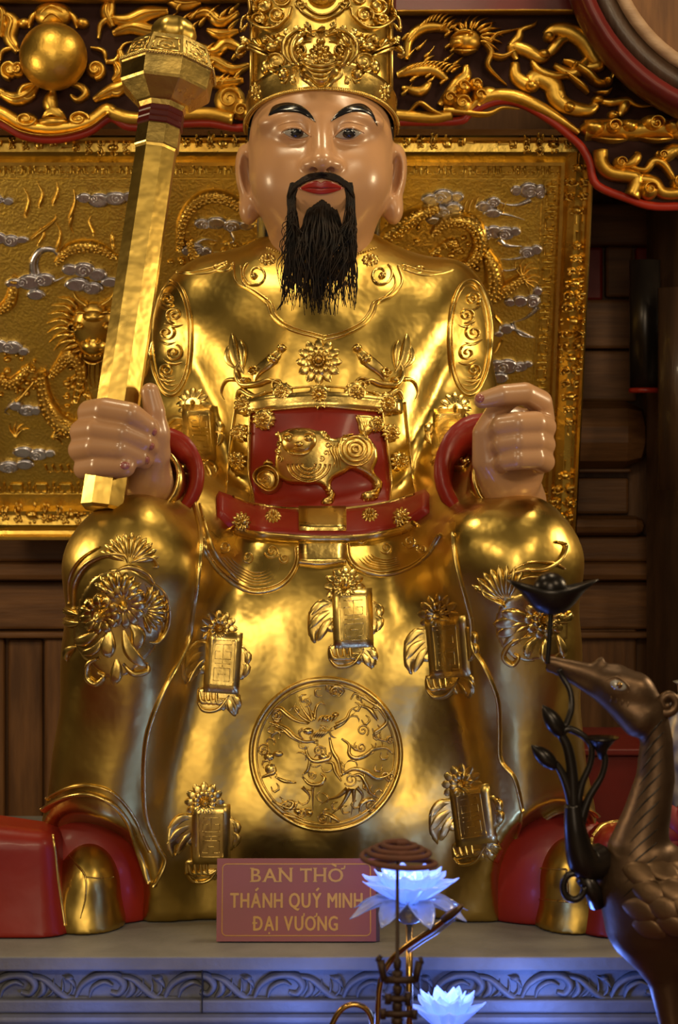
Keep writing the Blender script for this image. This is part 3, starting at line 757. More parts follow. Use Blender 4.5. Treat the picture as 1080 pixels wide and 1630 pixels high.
cuff('inner_cuff', 'gold_relief', (792, 772, -.290), (.30, -.8, .25), .046, .054, .036, .005)

# ------------------------------------------------------------------ mace
A0 = P(163, 812, -.425); A1 = P(254, 206, -.30); axm = (A1-A0).normalized()
mace = thing('mace', 'tall golden octagonal mace gripped upright in the statue hand', 'mace', A0)
Xm = (Vector((1, 0, 0))-axm*axm.x).normalized(); Ym = axm.cross(Xm); QM = Matrix((Xm, Ym, axm)).transposed()
def octo(name, rings, mat, n=8, rot=math.pi/8, smooth=False, caps=True):
    q = QM; V = []; Q = []
    for t, r in rings:
        for k in range(n):
            a = rot+2*math.pi*k/n; V.append(A0+axm*t+q@Vector((r*math.cos(a), r*math.sin(a), 0)))
    m = len(rings)
    for j in range(m-1):
        for k in range(n): Q.append([j*n+k, j*n+(k+1) % n, (j+1)*n+(k+1) % n, (j+1)*n+k])
    if caps: Q.append(list(range(n))[::-1]); Q.append([(m-1)*n+k for k in range(n)])
    return mesh_obj(name, V, Q, mat, mace, smooth)
Lm = (A1-A0).length; px = .00093
octo('shaft', [(.0, .027), (.004, .0315), (Lm-38*px, .0305), (Lm-36*px, .031), (Lm-34*px, .0315)], 'gold')
octo('collar', [(Lm-34*px, .0325), (Lm-32*px, .0335), (Lm-2*px, .0330), (Lm, .0325)], 'gold_relief')
octo('red_band', [(Lm, .0325), (Lm+2*px, .0345), (Lm+8*px, .0345), (Lm+10*px, .0335), (Lm+12*px, .0345), (Lm+18*px, .0345), (Lm+20*px, .0335), (Lm+22*px, .0345), (Lm+27*px, .0345), (Lm+29*px, .033)], 'red_dark')
octo('mace_head', [(Lm+29*px, .033), (Lm+36*px, .036), (Lm+38*px, .040), (Lm+62*px, .066), (Lm+66*px, .068), (Lm+92*px, .0695), (Lm+96*px, .0715), (Lm+100*px, .0695), (Lm+130*px, .059), (Lm+136*px, .056), (Lm+138*px, .034)], 'gold_relief')
mb = MB(); q = QM
V = []; Q = []; n = 32; prof = []
for i in range(11):
    a = -1.25+2.75*i/10; prof.append((Lm+160*px+.031*math.sin(a)*.85, .034*math.cos(a)))
for t, r in prof:
    for k in range(n):
        a = 2*math.pi*k/n; rr = max(.0008, r)*(1-.07*abs(math.cos(4*a))**8); V.append(A0+axm*t+q@Vector((rr*math.cos(a), rr*math.sin(a), 0)))
for j in range(10):
    for k in range(n): Q.append([j*n+k, j*n+(k+1) % n, (j+1)*n+(k+1) % n, (j+1)*n+k])
Q.append(list(range(n))[::-1]); Q.append([10*n+k for k in range(n)])
mesh_obj('knob', V, Q, 'gold', mace)
# bead line and framed pictures on the head's facets
mb = MB(); rr_ = .0715
for k in range(8):
    a0 = math.pi/8+2*math.pi*k/8; a1 = a0+2*math.pi/8
    for i in range(14):
        t = i/14; c = Vector((math.cos(a0), math.sin(a0), 0))*(1-t)+Vector((math.cos(a1), math.sin(a1), 0))*t
        p = A0+axm*(Lm+97*px)+q@(c*(rr_+.001)); mb.add(*tube([p+Vector((0, 0, .003)), p+Vector((0, 0, .0012)), p-Vector((0, 0, .0012)), p-Vector((0, 0, .003))], [.0006, .0026, .0026, .0006], 6))
mb.build('bead_row', 'gold_relief', mace)
for k in range(8):
    a0 = math.pi/8+2*math.pi*k/8; a1 = a0+2*math.pi/8
    def fp(u, v):                                           # u,v in 0..1 on the sloping facet
        r = .0695+(.059-.0695)*v; t = Lm+(100+30*v)*px
        c = Vector((math.cos(a0), math.sin(a0), 0))*(1-u)+Vector((math.cos(a1), math.sin(a1), 0))*u; return A0+axm*t+q@(c*r)
    mb = MB()
    fr = [(.12, .1), (.88, .1), (.88, .9), (.12, .9), (.12, .1)]
    for a, b in zip(fr[:-1], fr[1:]): mb.add(*tube([fp(*a), fp(*b)], .0014, 6))
    cl = [fp(.5+.22*math.cos(t), .5+.25*math.sin(t)) for t in np.linspace(0, 2*math.pi, 15)]; mb.add(*tube(cl, .0014, 6))
    cl = [fp(.5+.26*t, .5-.18*abs(t)) for t in np.linspace(-1, 1, 9)]; mb.add(*tube(cl, .0016, 6)); mb.add(*tube([fp(.3, .42), fp(.5, .25), fp(.7, .42)], .0014, 6))
    mb.build('facet_picture', 'gold_relief', mace)
# ================================================================== raised work on the robe (all laid on the robe's own surface)
def orn(name, fn, parent=None, mat='gold_relief', surf=None, label=None):
    r = Rel(surf or body); fn(r); return r.build(name, mat, parent or robe, label)
def rot2(pts, cx, cy, a):
    ca, sa = math.cos(a), math.sin(a); return [(cx+ca*x-sa*y, cy+sa*x+ca*y) for x, y in pts]

# cloud collar
def collar(r):
    for d, ww in ((0, 5), (7, 4)):
        k = 1-d*.012
        Lft = [(275, 432), (300, 436-d*.3), (335, 434-d), (362, 420-d*.5)]
        r.stroke(Lft, ww, .004); r.stroke([(640, 428-d), (672, 438-d), (700, 436-d*.3), (722, 430)], ww, .004)
        cl = [(372, 420), (376, 448), (398, 462), (424, 482), (434, 505), (462, 525), (500, 536), (516, 541)]
        c2 = [(516+(a-516)*k, 541+(b-541)*k-d*.8) for a, b in cl]; r.stroke(c2, ww, .005)
        cr = [(516, 541), (548, 533), (578, 518), (594, 500), (602, 482), (624, 470), (640, 450), (634, 424)]
        r.stroke([(516+(a-516)*k, 541+(b-541)*k-d*.8) for a, b in cr], ww, .005)
    r.spiral(408, 437, 22, 1.5, -2.2, 1, 5, .005); r.dome(405, 440, 6, 6, .007)
    r.spiral(606, 437, 20, 1.5, -.9, -1, 5, .005); r.dome(609, 439, 6, 6, .007)
    r.spiral(352, 425, 18, 1.2, -.4, -1, 4, .004, sq=.5); r.spiral(665, 428, 18, 1.2, -2.7, 1, 4, .004, sq=.5)
orn('cloud_collar', collar)
orn('neck_rope', lambda r: (r.beads([(426, 396), (452, 405), (480, 412), (512, 414), (545, 411), (572, 404), (598, 396)], 4.2, 2.4, .004)))
for x, y in ((426, 413), (590, 414), (462, 451), (556, 451)): orn('collar_rosette', lambda r: (r.rosette(x, y, 15 if y < 430 else 9, 10, .005, sq=.72)))

# breast: peony between two curling phoenix sprays
orn('breast_rosette', lambda r: r.rosette(508, 576, 38, 12, .009, 3, .20))
def spray(sx):
    def f(r):
        X = lambda a: 509+sx*a
        r.leaf([(X(105), 610), (X(96), 590), (X(74), 572), (X(60), 556)], 22, .010); r.dome(X(74), 572, 11, 8, .012, rot=sx*-.7); r.dome(X(60), 555, 8, 7, .012)
        r.stroke([(X(62), 612), (X(80), 606), (X(98), 612), (X(122), 612), (X(132), 592), (X(124), 574)], 12, .010, 'swell')
        r.spiral(X(66), 612, 12, 1.4, 0, sx, 5, .008)
        r.leaf([(X(120), 596), (X(134), 570), (X(140), 530)], 18, .010); r.leaf([(X(122), 592), (X(122), 560), (X(128), 540)], 13, .009); r.leaf([(X(130), 590), (X(146), 572), (X(144), 548)], 12, .009)
        r.stroke([(X(84), 624), (X(104), 632), (X(124), 622), (X(132), 636)], 12, .009, 'swell'); r.stroke([(X(70), 630), (X(90), 642), (X(118), 642)], 10, .008, 'swell')
        r.stroke([(X(130), 604), (X(148), 606), (X(156), 624), (X(150), 640)], 9, .008, 'taper'); r.spiral(X(104), 592, 9, 1.4, 0, -sx, 4, .009); r.dome(X(118), 606, 7, 6, .012)
    return f
orn('phoenix_spray', spray(-1)); orn('phoenix_spray', spray(1))

# bordered bib over the belly
def keep(name, fn, parent, mat, label=None):
    r = Rel(body); fn(r); return r.build(name, mat, parent, label), r
belt, beltR = keep('belt', lambda r: r.patch([(344, 790), (400, 810), (450, 817), (512, 819), (575, 815), (630, 806), (684, 786)], [(346, 822), (374, 844), (430, 856), (512, 860), (580, 858), (640, 844), (684, 816)], 44, 6, .010), ST, 'red', 'red lacquered belt')
bib, bibR = keep('bib', lambda r: r.patch([(404, 656), (450, 652), (512, 650), (560, 652), (606, 656)], [(398, 812), (450, 816), (512, 818), (560, 816), (622, 808)], 28, 18, .006), ST, 'red', 'red panel bearing a golden lion')
lay = Surf([(BV, BF), (beltR.v, beltR.f), (bibR.v, bibR.f)])
orn('bib_border', lambda r: (r.patch([(384, 640), (440, 630), (509, 626), (580, 630), (636, 638)], [(384, 660), (440, 655), (509, 651), (580, 655), (636, 660)], 30, 4, .010),
    r.stroke([(380, 640), (440, 622), (509, 615), (580, 622), (640, 638)], 4, .006), r.stroke([(404, 658), (450, 653), (512, 650), (560, 653), (606, 657)], 5, .012),
    r.stroke([(404, 656), (401, 720), (398, 812)], 6, .013), r.stroke([(606, 656), (614, 720), (622, 808)], 6, .013),
    r.stroke([(378, 640), (366, 720), (358, 800)], 4, .006), r.stroke([(644, 640), (652, 720), (664, 796)], 4, .006)), bib)
orn('belt_edging', lambda r: (r.stroke([(364, 798), (400, 811), (450, 818), (512, 820), (575, 816), (630, 807), (666, 796)], 8, .014), r.stroke([(366, 842), (390, 851), (430, 858), (512, 863), (580, 860), (640, 847), (664, 836)], 10, .014)), belt)
orn('buckle_plate', lambda r: r.plate([(477, 819), (551, 819), (551, 853), (477, 853)], .015), belt)
for x, y, q in ((384, 832, 16), (640, 825, 16), (435, 822, 14), (589, 820, 14)): orn('belt_rosette', lambda r: r.rosette(x, y, q, 12, .005, 2, .3, sq=1.15 if q > 15 else .8), belt, surf=lay)
for x, y, q in ((509, 632, 21), (450, 626, 18), (566, 626, 19), (394, 646, 18), (614, 644, 20), (422, 668, 18), (386, 690, 15), (380, 735, 16), (620, 690, 15), (634, 735, 16), (598, 676, 14)):
    orn('bib_rosette', lambda r: (r.dome(x, y, q*1.0, q*1.0, .010, 3, 20, flat=True), [setattr(r, 'lift', .006), r.rosette(x, y, q, 11, .005, 2, .28)]), bib, surf=lay)
def lion(r):
    Z = lambda pts: [(390+x/4.32, 640+y/4.32) for x, y in pts]
    r.inflate(Z([(215, 210), (260, 205), (300, 188), (370, 180), (440, 185), (500, 200), (555, 205), (565, 235), (600, 252), (640, 245), (700, 240), (760, 225), (830, 245), (870, 280), (900, 330), (905, 400), (885, 450), (880, 480), (905, 520), (932, 560), (935, 620), (905, 690), (850, 705), (800, 690), (790, 655), (830, 640), (866, 620), (860, 575), (830, 535), (780, 500), (720, 475), (680, 500), (620, 530), (600, 560), (605, 600), (630, 650), (620, 700), (600, 725), (525, 725), (530, 695), (560, 675), (550, 635), (530, 600), (500, 578), (430, 580), (330, 572), (270, 540), (228, 480), (215, 400), (228, 330), (238, 270)]), .017, 3, 9)
    r.inflate(Z([(745, 95), (800, 85), (880, 95), (930, 140), (890, 200), (840, 245), (775, 222), (762, 170)]), .012, 3, 7)
    q = Rel(r.top())
    A = lambda x, y: (390+x/4.32, 640+y/4.32)
    for k in range(4): rr = 50+k*32; q.stroke([A(440+rr*math.cos(a), 420+rr*.86*math.sin(a)) for a in np.linspace(.05, math.pi-.05, 12)], 4.5, .006)
    for k in range(4): rr = 22+k*32; q.stroke([A(760+rr*math.cos(a), 325+rr*.95*math.sin(a)) for a in np.linspace(0, 2*math.pi, 14, endpoint=False)], 4.5, .006, closed=True, n=22)
    for k in range(3): q.stroke([A(600+k*22, 270), A(590+k*20, 330), A(620+k*16, 400), A(600+k*30, 470)], 4.5, .005, 'lens')
    cx, cy = A(370, 270); q.dome(cx, cy, 30, 22, .010, 5, 18)
    q2 = Rel(q.top()); q = r.merge(q) and Rel(r.top())
    for x in (300, 440): q.dome(*A(x, 250), 8, 6, .006); q.stroke([A(x-45, 232), A(x, 215), A(x+45, 236)], 4, .006, 'lens')
    q.dome(*A(372, 290), 8, 5, .008); q.stroke([A(290, 330), A(330, 350), A(420, 350), (A(470, 325))], 5, .006, 'lens'); q.stroke([A(320, 318), A(375, 312), A(430, 318)], 4, .006, 'lens')
    for x, y in ((232, 290), (228, 340), (240, 390), (560, 250), (572, 300), (560, 350), (530, 385)): q.spiral(*A(x, y), 5, 1.2, x, 1, 3, .005)
    q.leaf([A(240, 240), A(225, 220), A(222, 208)], 9, .006); q.leaf([A(535, 235), A(550, 215), A(552, 205)], 9, .006)
    for k in range(5): q.stroke([A(545, 600+k*22), A(575, 608+k*22), A(605, 600+k*22)], 3.5, .004, 'lens'); q.stroke([A(868, 560+k*24), A(895, 570+k*22), A(925, 565+k*22)], 3.5, .004, 'lens')
    for k in range(4): q.stroke([A(840-k*8, 235-k*8), A(820+k*6, 170), A(770+k*40, 100)], 3.5, .005, 'taper'); q.stroke([A(535+k*22, 722), A(540+k*22, 705)], 4, .004, n=4); q.stroke([A(800+k*20, 660), A(805+k*20, 690)], 4, .004, n=4)
    r.merge(q)
orn('lion_emblem', lion, bib)
def ball(r):
    r.dome(430, 765, 24, 28, .018, 6, 24)
    for q in (8, 15, 22): r.stroke([(430+q*math.cos(a), 764+q*1.1*math.sin(a)) for a in np.linspace(0, 2*math.pi, 14, endpoint=False)], 4, .021, closed=True, n=22)
    r.stroke([(420, 742), (430, 734), (440, 740)], 10, .018, 'lens'); r.rosette(430, 764, 8, 8, .022)
orn('brocade_ball', ball, bib)

# cloth flaps below the belt
def flap(pts, fill):
    def f(r):
        r.stroke(pts, 6, .006); r.stroke([(a+(fill[0]-a)*.06, b+(fill[1]-b)*.10) for a, b in pts], 3.5, .005)
        for k in range(5):
            r.stroke([(a+(fill[0]-a)*(.2+.07*k), b+(fill[1]-b)*(.22+.08*k)) for a, b in pts[len(pts)//5:-len(pts)//4 or None]], 2.5, .004, 'lens')
        for dx, dy, q in ((28, -8, 12), (-10, 2, 10), (-48, -14, 10), (48, 4, 9)): r.spiral(fill[0]+dx, fill[1]+dy, q, 1.5, dx, 1, 3, .004)
    return f
orn('hip_flap', flap([(318, 852), (326, 880), (350, 912), (390, 940), (425, 942), (455, 928), (473, 900), (474, 872)], (405, 885)))
orn('hip_flap', flap([(552, 868), (556, 892), (574, 908), (610, 916), (650, 906), (682, 884), (704, 850)], (625, 870)))
orn('sash_end', lambda r: (r.plate([(476, 866), (552, 866), (550, 896), (478, 897)], .006), r.stroke([(476, 897), (512, 900), (551, 896)], 5, .008)))

# oval patches on the upper sleeves
def oval(cx, cy, sx):
    def f(r):
        o = [(cx+sx*(34*math.cos(a)), cy+92*math.sin(a)) for a in np.linspace(0, 2*math.pi, 24, endpoint=False)]
        r.stroke(o, 5, .006, closed=True, n=48); r.stroke([(cx+(a-cx)*.84, cy+(b-cy)*.92) for a, b in o], 3, .004, closed=True, n=44)
        for dx, dy, q in ((4, -62, 12), (-6, -36, 13), (6, -8, 14), (-4, 24, 14), (6, 52, 12)):
            r.spiral(cx+sx*dx, cy+dy, q, 1.5, dy, sx, 4, .006); r.stroke([(cx+sx*(dx-16), cy+dy+14), (cx+sx*dx, cy+dy+18), (cx+sx*(dx+18), cy+dy+8)], 5, .005, 'lens')
        for k in range(4): r.stroke([(cx-sx*14+sx*k*3, cy+72-k*6), (cx+sx*k*2, cy+76-k*6), (cx+sx*16, cy+66-k*6)], 3, .004, 'lens')
    return f
orn('sleeve_oval', oval(272, 538, -1)); orn('sleeve_oval', oval(748, 538, 1))

# longevity tablets with flowers and leaves
def seal(cx, cy, w_, h_, a, sp=1, small=False):
    def f(r):
        T = lambda *q: rot2(q, cx, cy, a)
        hw, hh = w_/2, h_/2
        fx, fyy = T((-sp*hw*.35, -hh*1.12))[0]
        r.rosette(fx, fyy, w_*.56, 12, .006, 2 if not small else 1, .17)
        if not small:
            for pl in (((-.8, -.7), (-1.6, -.7), (-2.25, -.35), (-2.4, .35), (-2.0, .85), (-1.75, .4), (-1.45, .5), (-1.2, .15), (-.8, .0)), ((-1.25, .85), (-1.4, 1.3), (-.95, 1.66), (0, 1.62), (.3, 1.5), (.6, 1.66), (.95, 1.78), (1.2, 1.4), (1.0, .9), (0, .8)), ((.8, -.6), (1.35, -.5), (1.5, -.1), (1.35, .45), (.8, .5))):
                r.inflate(T(*[(sp*x*hw, y*hh) for x, y in pl]), .0028, 4, 6)
        # leaf spray at one side
        for p in (((-hw*.9, -hh*.55), (-hw*1.6, -hh*.55), (-hw*2.3, -hh*.1)), ((-hw*.9, -hh*.35), (-hw*1.7, -hh*.1), (-hw*2.35, hh*.35)), ((-hw*.9, -hh*.15), (-hw*1.4, hh*.2), (-hw*1.9, hh*.75)), ((-hw*.9, hh*.05), (-hw*1.2, hh*.3), (-hw*1.3, hh*.42))):
            r.leaf(T(*[(sp*x, y) for x, y in p]), w_*.26, .0085)
        # curled leaf and pointed leaf below
        for k in range(4): r.stroke(T(*[(sp*x, y) for x, y in ((-hw*1.25+hw*.34*k, hh*.95-k*2), (-hw*1.0+hw*.28*k, hh*1.35), (hw*.1+hw*.1*k, hh*1.18))]), w_*.16, .0085, 'swell')
        r.stroke(T(*[(sp*x, y) for x, y in ((-hw*1.3, hh*1.35), (-hw*.9, hh*1.62), (-hw*.1, hh*1.55), (hw*.5, hh*1.05))]), w_*.13, .0095, 'swell')
        for p in (((hw*.3, hh*1.05), (hw*.6, hh*1.4), (hw*.85, hh*1.7)), ((hw*.5, hh*1.0), (hw*.95, hh*1.2), (hw*1.15, hh*1.5)), ((hw*.1, hh*1.1), (hw*.15, hh*1.4), (hw*.25, hh*1.6))):
            r.leaf(T(*[(sp*x, y) for x, y in p]), w_*.24, .0085)
        for p in (((hw*1.0, -hh*.5), (hw*1.4, -hh*.3), (hw*1.3, hh*.05)), ((hw*1.0, -hh*.1), (hw*1.4, hh*.1), (hw*1.15, hh*.5))): r.leaf(T(*[(sp*x, y) for x, y in p]), w_*.24, .0085)
        # tablet
        r.plate(T((-hw, -hh), (hw, -hh), (hw, hh), (-hw, hh)), .0060)
        fr = .66; q = T((-hw*fr, -hh*.74), (hw*fr, -hh*.74), (hw*fr, hh*.74), (-hw*fr, hh*.74))
        for i in range(4): r.stroke([q[i], q[(i+1) % 4]], 3.4, .0085, n=8)
        u = hw*.46; v = hh*.60
        bars = [((-u, -v), (u, -v)), ((-u, -v*.62), (-u, -v*.2)), ((u, -v*.62), (u, -v*.2)), ((-u, -v*.2), (u, -v*.2)), ((0, -v), (0, v*.25)), ((-u, -v*.62), (-u*.35, -v*.62)), ((u*.35, -v*.62), (u, -v*.62)),
                ((-u, v*.05), (u, v*.05)), ((-u, v*.3), (u, v*.3)), ((-u, v*.3), (-u, v)), ((u, v*.3), (u, v)), ((-u, v), (-u*.3, v)), ((u*.3, v), (u, v)), ((-u*.5, v*.64), (u*.5, v*.64))]
        for b in bars: r.stroke(T(*b), 3.2, .0083, n=6)
    return f
for a in ((562, 985, 62, 92, -.04, 1), (355, 1055, 56, 96, .07, 1), (714, 1030, 62, 96, -.09, 1), (336, 1328, 60, 92, .0, 1), (754, 1298, 62, 92, -.14, 1)): orn('longevity_emblem', seal(*a))
orn('sleeve_emblem', seal(316, 690, 50, 84, .0, 1, True)); orn('sleeve_emblem', seal(716, 690, 50, 70, .0, -1, True))

# great round medallion
def medal(r):
    cx, cy = 519, 1201; rr = 119
    circ = lambda q: [(cx+q*math.cos(a), cy+q*1.01*math.sin(a)) for a in np.linspace(0, 2*math.pi, 40, endpoint=False)]
    r.stroke(circ(rr), 9, .009, closed=True, n=100); r.stroke(circ(rr-9), 4, .006, closed=True, n=90)
    Z = lambda *pts: [(390+x/4.154, 1070+y/4.154) for x, y in pts]
    for p, w_, h_, k in (                                     # strands of flame hair
        ([(440, 320), (400, 270), (370, 220), (350, 150)], 7, .007, 'taper'), ([(450, 320), (430, 250), (410, 190), (440, 150)], 7, .007, 'taper'),
        ([(460, 310), (470, 240), (500, 200), (530, 190)], 7, .007, 'taper'), ([(430, 330), (370, 290), (330, 240), (340, 190)], 7, .007, 'taper'),
        ([(420, 340), (340, 320), (280, 280), (230, 240), (190, 270), (200, 320), (240, 320)], 8, .007, 'swell'), ([(160, 330), (220, 350), (280, 380), (330, 430), (400, 460), (480, 450)], 8, .007, 'swell'),
        ([(180, 350), (240, 370), (310, 430), (380, 470)], 6, .006, 'swell'),
        ([(600, 350), (670, 310), (700, 250), (760, 220)], 9, .008, 'taper'), ([(590, 370), (650, 340), (700, 290), (740, 260)], 7, .006, 'taper'),
        ([(760, 220), (820, 240), (860, 290), (880, 320)], 8, .007, 'swell'), ([(700, 180), (730, 140), (790, 170), (840, 200), (900, 240), (940, 320), (900, 370), (860, 400), (880, 440), (960, 460)], 7, .007, 'swell'),
        ([(640, 440), (690, 480), (690, 540), (730, 570), (800, 550), (850, 510), (930, 500), (980, 540)], 8, .008, 'swell'), ([(700, 480), (730, 510), (780, 520)], 6, .006, 'swell'),
        ([(560, 430), (580, 520), (620, 590), (640, 690)], 8, .007, 'swell'), ([(530, 600), (580, 600), (600, 660), (640, 720)], 7, .007, 'swell'),
        ([(640, 680), (720, 640), (800, 660), (860, 700), (930, 690), (980, 650)], 9, .009, 'swell'), ([(700, 690), (760, 680), (800, 740), (830, 800), (890, 830)], 8, .008, 'swell'),
        ([(680, 770), (620, 820), (560, 840), (490, 880)], 9, .008, 'taper'), ([(700, 770), (660, 850), (620, 900), (560, 950)], 9, .008, 'taper'), ([(720, 770), (720, 850), (700, 960)], 9, .008, 'taper'), ([(740, 760), (780, 820), (740, 900)], 8, .007, 'taper'),
        ([(400, 490), (420, 560), (470, 590), (560, 570), (560, 530)], 8, .007, 'swell'), ([(380, 690), (430, 740), (500, 740), (530, 700), (500, 670)], 8, .007, 'swell'),
        ([(430, 560), (420, 640), (380, 680)], 6, .006, 'swell'), ([(200, 690), (260, 720), (340, 730)], 7, .006, 'swell'), ([(100, 700), (150, 680), (200, 660), (190, 610)], 7, .007, 'swell'),
        ([(200, 470), (180, 420), (230, 390), (290, 400)], 6, .006, 'swell'), ([(380, 760), (430, 820), (410, 880)], 7, .007, 'taper'), ([(450, 760), (450, 940)], 6, .006, 'taper'),
        ([(180, 850), (240, 880), (300, 900), (320, 860), (280, 850)], 8, .007, 'swell'), ([(230, 930), (330, 960), (380, 980)], 7, .006, 'swell'), ([(480, 960), (540, 940), (600, 970), (640, 1000)], 8, .007, 'swell'),
        ([(760, 930), (770, 870), (830, 840), (880, 860)], 8, .007, 'swell'), ([(560, 120), (600, 90), (650, 120), (620, 160)], 8, .008, 'swell')):
        r.stroke(Z(*p), w_, h_, k)
    for x, y, q in ((780, 385, 10), (490, 520, 9), (770, 495, 8), (700, 710, 11), (590, 130, 8), (125, 515, 10), (760, 165, 6), (960, 450, 6), (955, 700, 8), (825, 885, 9), (450, 680, 7), (870, 225, 6), (210, 280, 7), (275, 890, 8), (520, 965, 8), (380, 930, 8)):
        X = Z((x, y))[0]; r.spiral(X[0], X[1], q, 1.6, x, 1, 3.2, .007)
    for x, y, rx, ry in ((420, 390, 9, 6), (540, 310, 8, 5), (600, 280, 6, 4), (520, 560, 9, 6), (170, 640, 10, 9), (220, 540, 9, 5), (160, 560, 9, 7), (350, 920, 7, 5), (430, 930, 6, 5)):
        X = Z((x, y))[0]; r.dome(X[0], X[1], rx, ry, .0045)
    Rm = random.Random(21)
    for k in range(34):
        a = 2*math.pi*k/34+Rm.uniform(-.06, .06); q = rr*Rm.uniform(.74, .86); x, y = cx+q*math.cos(a), cy+q*math.sin(a); b = a+1.57*Rm.choice((-1, 1))
        r.stroke([(x, y), (x+10*math.cos(b), y+10*math.sin(b)), (x+15*math.cos(b+.8), y+15*math.sin(b+.8)), (x+10*math.cos(b+1.5), y+10*math.sin(b+1.5))], 4.5, .006, 'swell')
    for k in range(26):
        a = Rm.uniform(0, 6.28); q = rr*Rm.uniform(.1, .66); x, y = cx+q*math.cos(a), cy+q*math.sin(a); b = Rm.uniform(0, 6.28)
        r.stroke([(x, y), (x+9*math.cos(b), y+9*math.sin(b)), (x+18*math.cos(b+.5), y+18*math.sin(b+.5)), (x+20*math.cos(b+1.1), y+20*math.sin(b+1.1))], 4, .0045, 'lens')
    for k in range(5): r.stroke(Z((480+k*22, 330), (500+k*24, 300), (530+k*22, 285)), 4, .010, 'lens'); r.stroke(Z((440+k*14, 440), (470+k*16, 400), (520+k*18, 380)), 4, .009, 'lens')
orn('round_medallion', medal, label='round medallion with dragon and clouds')

# piped seams down the gown
orn('gown_seam', lambda r: (r.stroke([(308, 800), (318, 850), (316, 900), (306, 980), (296, 1030), (270, 1080), (246, 1130), (232, 1180), (228, 1240), (232, 1300), (252, 1350), (262, 1372), (246, 1410)], 8, .007), r.stroke([(318, 802), (330, 850), (348, 890), (380, 925)], 5, .005)))
orn('gown_seam', lambda r: (r.stroke([(722, 850), (728, 900), (742, 950), (752, 990), (754, 1030), (772, 1062), (792, 1110), (796, 1160), (798, 1210), (820, 1240), (832, 1290)], 8, .007), r.stroke([(832, 1290), (822, 1330), (796, 1390)], 6, .006)))
orn('gown_hem', lambda r: (r.stroke([(44, 1330), (66, 1296), (100, 1272), (140, 1264), (176, 1278), (204, 1310), (226, 1360), (240, 1404)], 10, .010), r.stroke([(70, 1276), (104, 1256), (140, 1250), (180, 1262), (212, 1300), (238, 1356)], 6, .007)))
orn('gown_hem', lambda r: r.stroke([(812, 1420), (822, 1370), (846, 1322), (884, 1290), (930, 1284), (958, 1310)], 8, .010))

# flowers over the knees
def knee_a(r):
    r.inflate([(124, 960), (150, 918), (196, 902), (240, 924), (264, 962), (256, 1016), (228, 1056), (184, 1082), (148, 1062), (116, 1022)], .0016, 4, 6)
    r.stroke([(118, 968), (120, 930), (136, 902), (164, 886), (196, 884), (204, 896)], 9, .008, 'swell'); r.stroke([(110, 960), (112, 920), (130, 890), (160, 870)], 5, .006, 'swell')
    r.fan(206, 896, 50, -2.75, -.2, 11, .007); r.stroke([(206, 896), (228, 888), (244, 890), (250, 902), (244, 902)], 7, .009, 'swell')
    r.stroke([(180, 912), (205, 902), (232, 912), (246, 930)], 9, .007, 'swell'); r.stroke([(232, 930), (240, 950), (232, 966), (216, 968)], 8, .007, 'swell')
    r.fan(226, 970, 42, -1.15, 1.25, 9, .010); r.stroke([(244, 928), (262, 945), (268, 975), (262, 1005), (250, 1022), (238, 1022)], 7, .009, 'swell')
    r.fan(188, 950, 44, -2.6, -.2, 8, .010); r.rosette(196, 962, 40, 13, .012, 1, .2)
    r.leaf([(176, 1000), (172, 1025), (174, 1048)], 28, .015); r.leaf([(196, 1000), (206, 1035), (232, 1062)], 22, .013); r.leaf([(206, 992), (220, 1010), (214, 1036)], 26, .012); r.leaf([(160, 1002), (140, 1018), (118, 1022)], 20, .013); r.leaf([(168, 1010), (152, 1034), (130, 1040)], 16, .013)
    r.leaf([(186, 1046), (186, 1070), (180, 1090)], 22, .013); r.stroke([(160, 1046), (142, 1056), (140, 1078), (154, 1088), (166, 1076), (156, 1070)], 12, .010, 'swell')
    r.stroke([(196, 1056), (212, 1072), (234, 1068), (234, 1056)], 12, .009, 'swell'); r.leaf([(122, 1030), (110, 1036), (106, 1054)], 14, .011)
    r.leaf([(128, 980), (108, 972), (98, 962)], 14, .011); r.leaf([(130, 992), (112, 992), (102, 985)], 14, .011)
    r.rosette(161, 977, 34, 11, .015, 1, .30)
orn('knee_flower', knee_a)
def knee_b(r):
    r.inflate([(796, 962), (830, 944), (876, 944), (904, 974), (898, 1036), (860, 1052), (816, 1048), (788, 1008)], .0016, 4, 6)
    r.fan(806, 960, 62, -2.65, -1.1, 8, .008); r.stroke([(768, 928), (774, 946), (796, 958), (806, 966)], 8, .010, 'swell')
    r.stroke([(800, 922), (830, 908), (866, 906), (892, 890), (900, 868), (884, 862)], 8, .009, 'swell'); r.stroke([(815, 930), (840, 918), (880, 920), (900, 930)], 7, .008, 'swell'); r.stroke([(806, 914), (840, 896), (880, 896), (900, 905)], 5, .006, 'swell')
    for e in ((796, 975), (784, 995), (790, 1014), (802, 1032)): r.leaf([(852, 992), ((852+e[0])/2, (992+e[1])/2-4), e], 24, .010)
    r.stroke([(846, 1012), (818, 1020), (802, 1044), (816, 1058), (826, 1046), (818, 1040)], 10, .010, 'swell'); r.leaf([(860, 1010), (842, 1030), (840, 1048)], 18, .012); r.leaf([(868, 1014), (866, 1040), (872, 1056)], 18, .012); r.leaf([(886, 1008), (894, 1030), (898, 1048)], 16, .011)
    r.leaf([(884, 990), (902, 984), (910, 972)], 16, .011); r.rosette(866, 984, 36, 10, .012, 2, .25)
orn('knee_flower', knee_b)
